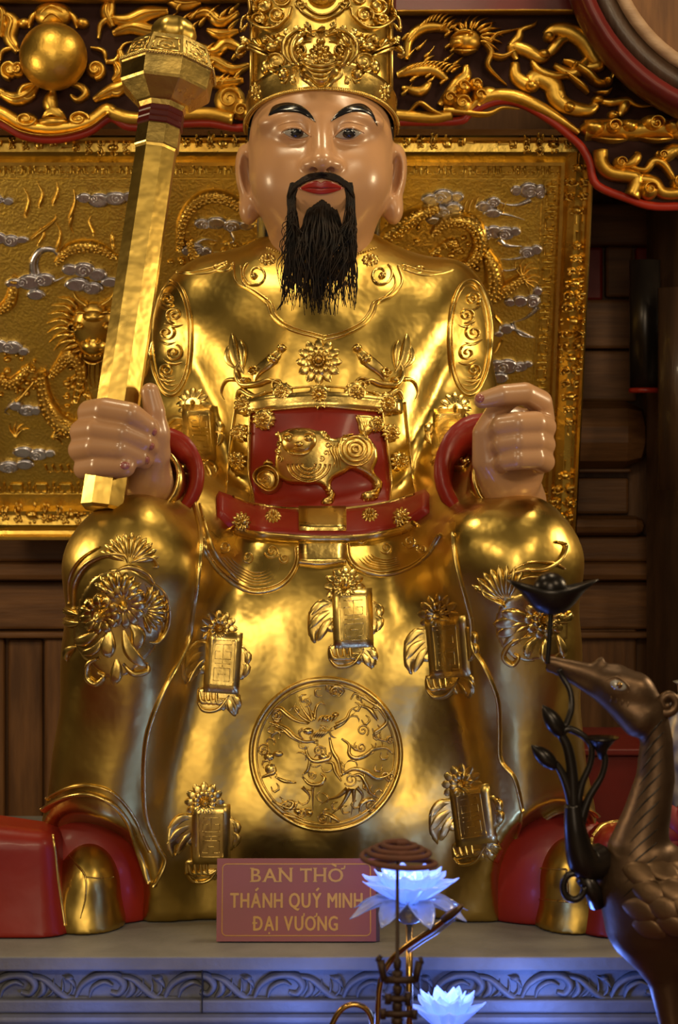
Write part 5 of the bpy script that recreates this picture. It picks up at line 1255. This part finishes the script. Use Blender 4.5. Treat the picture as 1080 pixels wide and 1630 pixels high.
b2 = curved_board('lacquer_board', 'glossy brown carved board on the column at the right edge', 1046, 1120, 460, 780, .44, .05, 'wood_dark', False, None)
# ================================================================== boots of the statue
for side, vx, vr, ax, tx in ((-1, 150, 1415, 132, 22), (1, 900, 1405, 888, 1016)):
    lo = P(min(vx, tx)-110, 1560, -.5); hi = P(max(vx, tx)+110, 1230, -.2)
    S = Sdf((lo.x, -.50, ALT-.02), (hi.x, -.20, hi.z+.02), .0045)
    S.add(E(ax, 1425, -.345, 116, 140, .062), 0); S.d = np.maximum(S.d, ALT+.001-S.Z); V, Q = S.mesh()
    boot = thing('boot', '', ''); del boot['label'], boot['category']; boot.parent = ST; boot.location = Vector((P(vx, 1480, -.42).x, -.42, ALT))-Vector(ST.location)
    mesh_obj('trouser_cuff', V, Q, 'red', boot, label='red trouser cuff')
    S.d[:] = 1e3; S.add(E(vx-side*-8, vr, -.385, 52, 74, .062), 0); S.add(E(vx+side*8, 1475, -.39, 58, 48, .066), .03); S.add(E(vx+side*44, 1450, -.385, 40, 62, .055), .03); S.d = np.maximum(S.d, ALT+.001-S.Z); V, Q = S.mesh()
    mesh_obj('vamp', V, Q, 'gold', boot, label='gilded boot front'); vs = Surf([(V, Q)])
    r = Rel(vs)
    if side < 0:
        r.stroke([(110, 1362), (122, 1376), (136, 1396), (136, 1430), (128, 1462)], 4, .004, 'swell'); r.stroke([(136, 1396), (160, 1398), (180, 1396)], 3, .003)
    else:
        for a, b in (((852, 1382), (902, 1384)), ((902, 1384), (906, 1436)), ((906, 1436), (846, 1430)), ((846, 1430), (852, 1382))): r.stroke([a, ((a[0]+b[0])/2, (a[1]+b[1])/2), b], 4, .004)
    r.build('stitching', 'gold_relief', boot)
    S = Sdf((P(tx, 0, -.4).x-.14, -.50, ALT-.02), (P(tx, 0, -.4).x+.14, -.28, ALT+.22), .0045)
    S.add(S.box(P(tx, 1412, -.405), (84*sc(-.4), .058, 104*sc(-.4)), .03), 0); S.d = np.maximum(S.d, ALT+.001-S.Z)
    sl = (S.X-P(tx, 0, -.4).x)*(-side)                        # top slopes down towards the foot, sides flare at the sole
    S.d = S.d+np.clip(sl, -.1, .1)*.16*np.clip((S.Z-ALT)/.16, 0, 1)-.012*np.clip((ALT+.12-S.Z)/.12, 0, 1)**2; S.d = np.maximum(S.d, ALT+.001-S.Z)
    V, Q = S.mesh(); del S
    toe = mesh_obj('toe_cap', V, Q, 'red', boot, label='thick red upturned toe'); ts = Surf([(V, Q)])
    r = Rel(ts)
    if side < 0: r.stroke([(84, 1330), (88, 1360), (92, 1400), (98, 1440), (103, 1474)], 5, .004)
    else: r.stroke([(944, 1336), (942, 1360), (940, 1400), (938, 1440)], 9, .006); r.stroke([(946, 1330), (960, 1314), (990, 1308), (1040, 1306)], 7, .005)
    r.build('gilt_edge', 'gold_relief', boot)

# ================================================================== sign
SY = -.49
sg = thing('name_sign', 'red sign with gold lettering standing at the statue base', 'sign', (P(472, 1500, SY).x, SY, ALT))
zb = ALT+.001; hgt = .1095; tilt = math.radians(-10); x0, x1 = W(345, SY), W(599, SY)
def SP(x, v, n): return Vector((x, SY, zb))+Vector((0, math.sin(-tilt)*v, math.cos(tilt)*v))+Vector((0, -math.cos(tilt)*n, math.sin(-tilt)*n))
def slab(name, xa, xb, va, vb, na, nb, mat, bev=.0):
    V = [SP(x, v, n) for n in (na, nb) for x, v in ((xa, va), (xb, va), (xb, vb), (xa, vb))]
    return mesh_obj(name, V, [[3, 2, 1, 0], [4, 5, 6, 7], [0, 1, 5, 4], [1, 2, 6, 5], [2, 3, 7, 6], [3, 0, 4, 7]], mat, sg, False)
slab('plate', x0, x1, 0, hgt, 0, .006, 'sign'); slab('backing', x0+.003, x1+.005, 0, hgt-.003, -.012, -.0001, 'sign_edge')
m_ = .0075; t_ = .0012; c_ = .006
mb = MB(); pts = []
for cx_, cv_, a0 in ((x1-m_-c_, hgt-m_-c_, 0), (x0+m_+c_, hgt-m_-c_, 90), (x0+m_+c_, m_+c_, 180), (x1-m_-c_, m_+c_, 270)):
    for k in range(6): a = math.radians(a0+k*18); pts.append((cx_+c_*math.cos(a), cv_+c_*math.sin(a)))
pts.append(pts[0]); mb.add(*tube([SP(a, b, .0062) for a, b in pts], t_*.6, 6)); mb.build('gilt_border', 'sign_gold', sg)
def glyph(chr_):
    cu = bpy.data.curves.new('glyph', 'FONT'); cu.body = chr_; cu.size = 1; cu.extrude = .02; cu.resolution_u = 3
    o = bpy.data.objects.new('glyph', cu); C.objects.link(o); dg = bpy.context.evaluated_depsgraph_get()
    me = bpy.data.meshes.new_from_object(o.evaluated_get(dg)); bpy.data.objects.remove(o)
    co = np.array([v.co[:] for v in me.vertices]); fs_ = [list(p.vertices) for p in me.polygons]; bpy.data.meshes.remove(me)
    co[:, 0] -= co[:, 0].min(); return co, fs_
def text(line, cx_, v0, height, width, bold, serif=False):
    """line: list of (letter, marks); letters are set one after another, marks drawn as small bars"""
    gl = [(glyph(c) if c != ' ' else None, mk, c) for c, mk in line]; gap = .10+2*bold; x = 0; pos = []
    for g, mk, c in gl: pos.append(x); x += (g[0][:, 0].max() if g else .16)+gap
    tot = x-gap; sx_ = width/tot; sy_ = height/.72; mb = MB()
    def bar(xa, va, xb, vb, th):                              # in letter units
        d = math.hypot((xb-xa)*sx_, (vb-va)*sy_); nx, nv = -(vb-va)*sy_/d*th, (xb-xa)*sx_/d*th
        q = [(cx_-width/2+a*sx_+e*nx, v0+b_*sy_+e*nv) for a, b_, e in ((xa, va, -1), (xb, vb, -1), (xb, vb, 1), (xa, va, 1))]
        lo_ = [SP(a, b_, .006) for a, b_ in q]; hi_ = [SP(a, b_, .0073) for a, b_ in q]; mb.add(lo_+hi_, [[4, 5, 6, 7], [0, 1, 5, 4], [1, 2, 6, 5], [2, 3, 7, 6], [3, 0, 4, 7]])
    for (g, mk, c), x in zip(gl, pos):
        if g is None: continue
        co, fs_ = g; w_ = co[:, 0].max(); th = .0013
        for i_, (ox, oy) in enumerate([(-bold, 0), (0, 0), (bold, 0), (0, bold*.4), (0, -bold*.4)]):
            mb.add([SP(cx_-width/2+(x+a[0]+ox)*sx_, v0+(a[1]+oy)*sy_, .006+max(0, a[2]+.02)*.03+i_*.00002) for a in co], fs_)
        if 'acute' in mk: bar(x+w_*.45, .80, x+w_*.75, .93, th)
        if 'grave' in mk: bar(x+w_*.25, .93, x+w_*.55, .80, th)
        if 'dot' in mk: bar(x+w_*.42, -.13, x+w_*.58, -.13, .0011)
        if 'horn' in mk: bar(x+w_*.86, .66, x+w_*1.10, .70, .0010); bar(x+w_*1.10, .69, x+w_*1.12, .84, .0010)
        if 'stroke' in mk: bar(x-w_*.14, .36, x+w_*.42, .36, .0011)
        if serif:
            st = {'B': ((0.06, 0), (.06, .72)), 'A': ((.06, 0), (.94, 0)), 'N': ((.06, 0), (.06, .72), (.94, .72)), 'T': ((.5, 0),), 'H': ((.08, 0), (.08, .72), (.92, 0), (.92, .72))}.get(c, ())
            for u, v in st: bar(x+u*w_-.10, v+(.02 if v == 0 else -.02), x+u*w_+.10, v+(.02 if v == 0 else -.02), .0006)
            if c == 'T': bar(x+.02, .72, x+.02, .56, .0006); bar(x+w_-.02, .72, x+w_-.02, .56, .0006)
    return mb.build('lettering', 'sign_gold', sg, False)
xc = (x0+x1)/2
text([(c, ()) for c in 'BAN TH']+[('O', ('horn', 'grave'))], xc+.001, .0785, .0185, .124, .014, True)
text([('T', ()), ('H', ()), ('A', ('acute',)), ('N', ()), ('H', ()), (' ', ()), ('Q', ()), ('U', ()), ('Y', ('acute',)), (' ', ()), ('M', ()), ('I', ()), ('N', ()), ('H', ())], xc, .0445, .0200, .178, .032)
text([('D', ('stroke',)), ('A', ('dot',)), ('I', ()), (' ', ()), ('V', ()), ('U', ('horn',)), ('O', ('horn',)), ('N', ()), ('G', ())], xc-.001, .0145, .0195, .113, .032)

# ================================================================== lotus lamps
def petal_mesh(L_, Wd, cup, curl, lit, th=.0012):
    V = []; Q = []; nu, nv = 9, 7
    for s_ in (0, 1):
        for i in range(nu):
            u = i/(nu-1); wd = Wd*.5*max(.03, math.sin(math.pi*(u*.86+.10))**.8*(1 if u < .75 else 1-((u-.75)/.25)**2*.75))
            for j in range(nv):
                v = -1+2*j/(nv-1); V.append((u*L_, v*wd, cup*(v*v)*math.sin(math.pi*min(1, u+.1))+curl*u*u+(th if s_ else 0)))
    g = lambda s_, i, j: s_*nu*nv+i*nv+j
    for i in range(nu-1):
        for j in range(nv-1): Q.append([g(1, i, j), g(1, i+1, j), g(1, i+1, j+1), g(1, i, j+1)]); Q.append([g(0, i, j), g(0, i, j+1), g(0, i+1, j+1), g(0, i+1, j)])
    for i in range(nu-1): Q.append([g(0, i, 0), g(0, i+1, 0), g(1, i+1, 0), g(1, i, 0)]); Q.append([g(0, i, nv-1), g(1, i, nv-1), g(1, i+1, nv-1), g(0, i+1, nv-1)])
    for j in range(nv-1): Q.append([g(0, 0, j), g(1, 0, j), g(1, 0, j+1), g(0, 0, j+1)]); Q.append([g(0, nu-1, j), g(0, nu-1, j+1), g(1, nu-1, j+1), g(1, nu-1, j)])
    me = bpy.data.meshes.new('petal'); me.from_pydata(V, [], Q); me.materials.append(M['petal_lit' if lit else 'petal']); me.polygons.foreach_set('use_smooth', [True]*len(me.polygons)); me.update(); return me
def lotus_lamp(label, cx, cy, y, k, power, tall=False):
    c = P(cx, cy, y); root = thing('lotus_lamp', label, 'lamp', (c.x, y, TBL), 'lotus lamps')
    rings = [(8, .068*k, .034*k, .010*k, -.020*k, 4, .30), (9, .062*k, .032*k, .012*k, .006*k, 26, 0), (9, .055*k, .030*k, .014*k, .008*k, 44, .35), (7, .042*k, .026*k, .014*k, .004*k, 62, .1)]
    if tall: rings = [(8, .060*k, .028*k, .010*k, .004*k, 38, 0), (8, .062*k, .028*k, .012*k, .002*k, 58, .3), (6, .058*k, .026*k, .012*k, 0, 74, .1)]
    for n, L_, Wd, cup, curl, el, a0 in rings:
        me = petal_mesh(L_, Wd, cup, curl, el > 20)
        for i in range(n):
            o = bpy.data.objects.new('petal', me); link(o, root)
            a = a0+2*math.pi*i/n; o.matrix_local = Matrix.Translation((math.cos(a)*.012*k, math.sin(a)*.012*k, c.z-TBL)) @ Matrix.Rotation(a, 4, 'Z') @ Matrix.Rotation(-math.radians(el), 4, 'Y')
    mesh_obj('light_core', *lathe([(.001, c.z+.004*k), (.008*k, c.z+.004*k), (.011*k, c.z+.012*k), (.009*k, c.z+.022*k), (.001, c.z+.028*k)], c.x, y, 16), 'led', root)
    mesh_obj('cup', *lathe([(.008*k, c.z-.026*k), (.016*k, c.z-.022*k), (.022*k, c.z-.008*k), (.021*k, c.z+.001), (.010*k, c.z+.002)], c.x, y, 24), 'glass', root)
    mesh_obj('stem', *lathe([(.0042, TBL+.001), (.0042, max(TBL+.006, c.z-.026*k))], c.x, y, 14), 'brass', root)
    mesh_obj('foot', *lathe([(.028, TBL+.0005), (.028, TBL+.005), (.010, TBL+.010), (.0045, TBL+.014)], c.x, y, 28), 'brass', root)
    l = bpy.data.lights.new('lotus_light', 'POINT'); l.energy = power; l.color = (.12, .25, 1); l.shadow_soft_size = .02
    lo = bpy.data.objects.new('lotus_light', l); link(lo, root); lo.location = (0, 0, c.z-TBL+.075*k)
    return root
lotus_lamp('glowing blue-white lotus lamp in front of the red sign corner', 652, 1438, -.80, .92, .5)
lotus_lamp('glowing blue-white lotus bud lamp low in front of the altar frieze', 712, 1640, -.74, .85, .5, True)
lotus_lamp('small unseen lotus lamp added at the altar foot below the crane', 850, 1680, -.66, .42, 1.6)  # this and the next two: unseen, added for the blue light on the altar front
lotus_lamp('small unseen lotus lamp added at the altar foot below the sign', 470, 1680, -.66, .42, .8)
lotus_lamp('small unseen lotus lamp added at the altar foot below the left boot', 130, 1680, -.66, .42, .35)
# brass arms of the lamp stand
arm = thing('brass_arm_stand', 'brass stand with curved arm rising beside the lotus lamp', 'stand', (P(606, 1600, -.84).x, -.84, TBL))
pts = catmull([(600, 1720, -.84), (602, 1620, -.84), (606, 1565, -.84), (622, 1530, -.84), (652, 1503, -.85), (690, 1478, -.86), (718, 1456, -.87)], 40)
pts = [P(*a) for a in pts]; pts[0].z = TBL+.006
mesh_obj('curved_arm', *tube(pts, [.0036]*40, 10), 'brass', arm); p2 = [p+Vector((.006, .004, -.004)) for p in pts[24:]]; mesh_obj('side_tube', *tube(p2, .0022, 8), 'glass', arm)
pe = pts[-1]; d = (pts[-1]-pts[-3]).normalized(); mesh_obj('arm_tip', *tube([pe-d*.012, pe, pe+d*.012, pe+d*.02], [.005, .0055, .0045, .002], 10), 'bronze', arm)
mesh_obj('foot', *lathe([(.035, TBL+.0005), (.035, TBL+.005), (.006, TBL+.012)], P(600, 1600, -.84).x, -.84, 24), 'brass', arm)
pl = [P(*a) for a in catmull([(522, 1690, -.82), (526, 1640, -.82), (545, 1606, -.82), (572, 1600, -.82), (592, 1622, -.82), (598, 1690, -.82)], 30)]; pl[0].z = TBL+.002; pl[-1].z = TBL+.008
mesh_obj('hoop', *tube(pl, .0034, 10), 'brass', arm)

# ================================================================== incense coil on its iron stand
IY = -1.02; ic = P(633, 1400, IY)
st = thing('coil_stand', 'rusty iron stand holding a spiral incense coil before the lotus lamp', 'stand', (ic.x, IY, TBL))
mesh_obj('rod', *tube([(ic.x, IY, TBL+.004), (ic.x, IY, TBL+.05), (ic.x, IY, P(0, 1368, IY).z)], [.0045, .0028, .0018], 10), 'iron', st)
mesh_obj('foot', *lathe([(.05, TBL+.0005), (.05, TBL+.008), (.02, TBL+.016), (.008, TBL+.03)], ic.x, IY, 24), 'iron', st)
def bar(name, a, b, r_): return mesh_obj(name, *tube([P(a[0], a[1], IY-.004), P((a[0]+b[0])/2, (a[1]+b[1])/2, IY-.004), P(b[0], b[1], IY-.004)], r_, 8), 'iron', st)
for a, b in (((612, 1560), (662, 1560)), ((612, 1562), (606, 1528)), ((662, 1562), (668, 1530)), ((606, 1528), (601, 1524)), ((668, 1530), (674, 1528))): bar('prong', a, b, .0042)
for a, b in (((616, 1590), (652, 1590)), ((618, 1582), (618, 1598)), ((650, 1580), (650, 1600)), ((610, 1614), (660, 1614)), ((610, 1606), (610, 1622)), ((660, 1608), (660, 1622))): bar('cross_bar', a, b, .0038)
for rr_, q in ((1535, 6), (1552, 8), (1575, 7), (1602, 8), (1626, 9)):
    z = P(0, rr_, IY).z; mesh_obj('knuckle', *lathe([(.003, z-.006), (q*sc(IY)*1.1, z-.003), (q*sc(IY)*1.1, z+.003), (.003, z+.006)], ic.x, IY, 12), 'iron', st)
pts = []
for i in range(170):
    t = i/169; a = -1.57+t*2*math.pi*4.6; rr_ = (10+54*t**.8)*sc(IY); z = P(0, 1340, IY).z-.018*t-.012*max(0, (t-.8)/.2); pts.append((ic.x+rr_*math.cos(a), IY+rr_*math.sin(a), z))
coil = tag(mesh_obj('incense_coil', *tube(pts, .0032, 8), 'incense'), 'brown spiral incense coil resting on the thin iron rod', 'incense')

# ================================================================== things on the altar at the right
cab = thing('red_stand', 'low dark red lacquered stand behind the bronze crane', 'stand', (W(1005, .2), .2, ALT))
a = P(918, 1190, .12); b = P(1120, 1190, .12)
box_obj('body', (a.x, .12, ALT+.001), (b.x, .36, a.z-.012), 'red_dark', cab, .004); box_obj('top_board', (a.x-.012, .108, a.z-.0119), (b.x+.01, .37, a.z), 'red_dark', cab, .003)
vy = -.20; vc = P(1108, 1170, vy)
vz = thing('porcelain_vase', 'blue and white porcelain vase at the right edge behind the crane', 'vase', (vc.x, vy, ALT))
zt = P(0, 1085, vy).z
mesh_obj('vase_body', *lathe([(.030, ALT+.001), (.033, ALT+.01), (.028, ALT+.03), (.038, ALT+.10), (.052, ALT+.18), (.054, ALT+.22), (.044, zt-.04), (.026, zt-.018), (.028, zt-.004), (.034, zt), (.026, zt-.002)], vc.x, vy, 32), 'porcelain', vz)
vm = Rel(Surf(plane=vy-.05))
fl_ = thing('red_cloth_flower', 'red pleated cloth rosette hanging behind the crane neck', 'decoration', P(1085, 1340, -.50))
for k in range(9):
    a = k*2*math.pi/9; c = P(1086, 1335, -.50); pts = [c+Vector((math.cos(a)*t*.045, -.012+.02*t*t, math.sin(a)*t*.055)) for t in (0, .35, .7, 1)]
    mesh_obj('pleat', *tube(pts, [.004, .012, .015, .003], 10), 'redcloth', fl_)
mesh_obj('ribbon', *tube([P(1086, 1345, -.49), P(1084, 1400, -.49), P(1088, 1460, -.49), Vector((P(1088, 0, -.49).x, -.49, ALT+.004))], [.008, .012, .012, .010], 10), 'redcloth', fl_)

# ================================================================== bronze crane
KY = -.86
S = Sdf((.24, -1.02, TBL-.01), (.54, -.72, 1.335), .0032)
KE = lambda px, py, rx, rz, ry, roll=0, dy=0: S.ell(P(px, py, KY+dy), (rx*sc(KY), ry, rz*sc(KY)), roll)
def KC(pts, rad, k=.012): return S.chain([P(a[0], a[1], KY+(a[2] if len(a) > 2 else 0)) for a in pts], [r*sc(KY) for r in rad], k)
S.add(KC([(1012, 1100), (1036, 1128), (1046, 1180), (1044, 1240), (1030, 1300), (1014, 1355), (1010, 1410), (1030, 1450)], [26, 25, 26, 31, 38, 47, 58, 70]), 0)
S.add(KE(1095, 1440, 120, 78, .070, -.3), .03); S.add(KE(1085, 1432, 100, 70, .084, -.35), .02)
S.add(KC([(985, 1094), (1012, 1100)], [30, 27]), .012); S.add(KE(975, 1090, 34, 27, .020), .01)
S.add(KC([(962, 1082), (925, 1068), (880, 1054), (848, 1047)], [20, 15, 9.5, 3.5]), .008)      # upper bill
S.add(KC([(1018, 1140), (990, 1118), (950, 1097), (900, 1074), (852, 1057)], [34, 27, 15, 7, 3]), .004)          # lower bill
S.add(KC([(948, 1068), (955, 1055), (958, 1050)], [9, 8, 5]), .006); S.add(KC([(966, 1062), (985, 1064), (1003, 1078), (1015, 1095)], [5, 7, 7, 4]), .006)
S.add(KC([(1040, 1490), (1062, 1560), (1075, 1660), (1078, 1740)], [52, 30, 17, 15]), .03); S.add(KC([(1090, 1490, .03), (1112, 1560, .03), (1120, 1660, .03), (1120, 1740, .03)], [44, 26, 15, 14]), .03)
V, Q = S.mesh(); del S
crane = thing('bronze_crane', 'dark bronze crane holding a lotus stem in its bill at the right', 'crane statue', (P(1085, 0, KY).x, KY, TBL))
cb_ = mesh_obj('body', V, Q, 'bronze', crane); ks = Surf([(V, Q)])
mesh_obj('plinth', *lathe([(.085, TBL+.001), (.09, TBL+.010), (.08, TBL+.022), (.05, TBL+.032), (.02, TBL+.036)], P(1098, 0, KY).x, KY+.01, 32), 'bronze', crane)
r = Rel(ks); r.dome(985, 1091, 14, 8, .003, 4, 16, rot=.35); r.build('eye', 'eyewhite', crane, 'pale painted eye')
r = Rel(ks); r.dome(986, 1091, 6, 6, .0058, 4, 14); r.build('iris', 'brass', crane); r = Rel(ks); r.dome(986, 1091, 2.8, 2.8, .0068, 3, 10); r.build('pupil', 'black', crane)
r = Rel(ks)
r.stroke([(966, 1082), (984, 1078), (1002, 1094), (1000, 1102)], 5, .004, 'swell')
for k in range(4): r.stroke([(972+k*9, 1106+k*3), (974+k*9, 1112+k*3), (970+k*9, 1119+k*3)], 4, .003, 'lens')
r.build('eye_ridge', 'bronze_lite', crane)
r = Rel(ks)
for k in range(12):
    t = k/11; y1 = 1150+k*22
    r.stroke([(1066-14*t, y1-14), (1052-16*t, y1), (1034-26*t, y1+22), (1016-40*t, y1+52)], 4.5, .0022, 'lens')
r.build('neck_grooves', 'bronze_blk', crane)
for j in range(4):                                             # overlapping wing feathers
    for i in range(4):
        x = 1010+j*38+(i % 2)*16; y = 1392+i*30-j*4
        if x > 1140: continue
        r = Rel(ks); r.leaf([(x-22, y-12), (x+4, y-4), (x+36, y+10)], 40, .0045, False); r.build('wing_feather', 'bronze_lite', crane)
# curled crest
cp = catmull([(1016, 1092), (1034, 1118), (1052, 1134), (1070, 1132), (1077, 1118), (1066, 1106), (1054, 1114), (1058, 1124), (1066, 1122)], 36)
mesh_obj('crest', *tube([P(a[0], a[1], KY-.008) for a in cp], np.linspace(.007, .0042, 36), 10), 'bronze', crane)
# lotus spray held in the bill, springing from the breast
br = crane
def bt(name, pts, radii, parent=crane, mat='bronze_blk', n=30):
    c = catmull([(a[0], a[1], KY-.012+(a[2] if len(a) > 2 else 0)) for a in pts], n); rr_ = np.interp(np.linspace(0, 1, n), np.linspace(0, 1, len(radii)), np.array(radii)*sc(KY))
    return mesh_obj(name, *tube([P(*a) for a in c], rr_, 12), mat, parent)
lt = bt('lotus_branch', [(952, 1372, .01), (930, 1372, -.01), (918, 1330, -.02), (912, 1280, -.02)], [30, 26, 19, 13])
bt('stem', [(916, 1300, -.02), (905, 1255, -.02), (890, 1222, -.02), (872, 1205, -.02)], [10, 8, 6, 5], lt); bt('stem', [(914, 1290, -.02), (911, 1230, -.02), (904, 1190, -.02), (893, 1168, -.02)], [11, 9, 8, 7], lt)
bt('stem', [(893, 1170, -.02), (905, 1160, -.02), (930, 1172, -.02), (942, 1190, -.02), (940, 1216, -.02), (926, 1250, -.02), (918, 1290, -.02)], [6, 6, 5.5, 5, 5, 6, 8], lt)
bt('stem', [(924, 1310, -.02), (938, 1270, -.02), (958, 1236, -.02), (964, 1208, -.02), (956, 1190, -.02)], [9, 6.5, 5, 5, 5], lt)
bt('stem', [(900, 1158, -.02), (910, 1128, -.01), (908, 1100, -.004), (896, 1078, 0), (890, 1066, 0)], [5.5, 5, 4.5, 4.5, 4.5], lt)
bt('stem', [(872, 1056, 0), (874, 1030, 0), (876, 1000, 0), (878, 966, 0)], [4, 4, 4, 4], lt)
def leafbud(a, b, wd):
    A, B = Vector(P(a[0], a[1], KY-.032)), Vector(P(b[0], b[1], KY-.032)); n = 12
    return mesh_obj('leaf_bud', *tube([A.lerp(B, t) for t in np.linspace(0, 1, n)], [max(.0006, wd*sc(KY)*math.sin(math.pi*min(1, .12+.88*t))**.8) for t in np.linspace(0, 1, n)], 12), 'bronze_blk', lt)
leafbud((886, 1222), (846, 1186), 13); leafbud((896, 1172), (864, 1122), 14)
fc = P(958, 1186, KY-.032); mesh_obj('funnel_leaf', *lathe([(.003, fc.z-.016), (.008, fc.z-.004), (.016, fc.z+.006), (.021, fc.z+.009), (.015, fc.z+.005), (.004, fc.z-.002)], fc.x, KY-.032, 20), 'bronze_blk', lt)
# bowl-shaped lotus with a knob, carried on top
bc = P(879, 945, KY-.012); q_ = sc(KY)
V = []; Q = []; n = 36
for r_, zz, wv in ((4, -33, 0), (22, -30, 0), (36, -16, 0), (44, 0, 1), (47, 8, 3), (44, 8, 3), (38, -2, 1), (24, -14, 0), (3, -18, 0)):
    for k in range(n):
        a = 2*math.pi*k/n; f = abs(math.cos(a))**2.5; V.append(bc+Vector((r_*(1+.20*f*wv)*q_*math.cos(a), r_*.8*q_*math.sin(a), (zz+wv*5*f)*q_)))
for j in range(8):
    for k in range(n): Q.append([j*n+k, j*n+(k+1) % n, (j+1)*n+(k+1) % n, (j+1)*n+k])
Q.append(list(range(n))[::-1]); Q.append([8*n+k for k in range(n)])
mesh_obj('lotus_bowl', V, Q, 'bronze_blk', lt)
mesh_obj('candle_knob', *lathe([(max(.0005, 27*q_*math.cos(a)), bc.z+q_*(9+25*math.sin(a))) for a in np.linspace(-1.5, 1.55, 14)], bc.x-.002, bc.y, 28), 'bronze_blk', lt)
lp = [P(914+17*math.cos(a), 1411+21*math.sin(a), KY-.025) for a in np.linspace(0, 2*math.pi, 25)]; mesh_obj('loop', *tube(lp, .0042, 10), 'bronze_blk', lt)
mesh_obj('clasp', *tube([P(930, 1395, KY-.02), P(945, 1420, KY-.015), P(952, 1436, KY-.005)], [.011, .010, .012], 12), 'bronze_blk', lt)
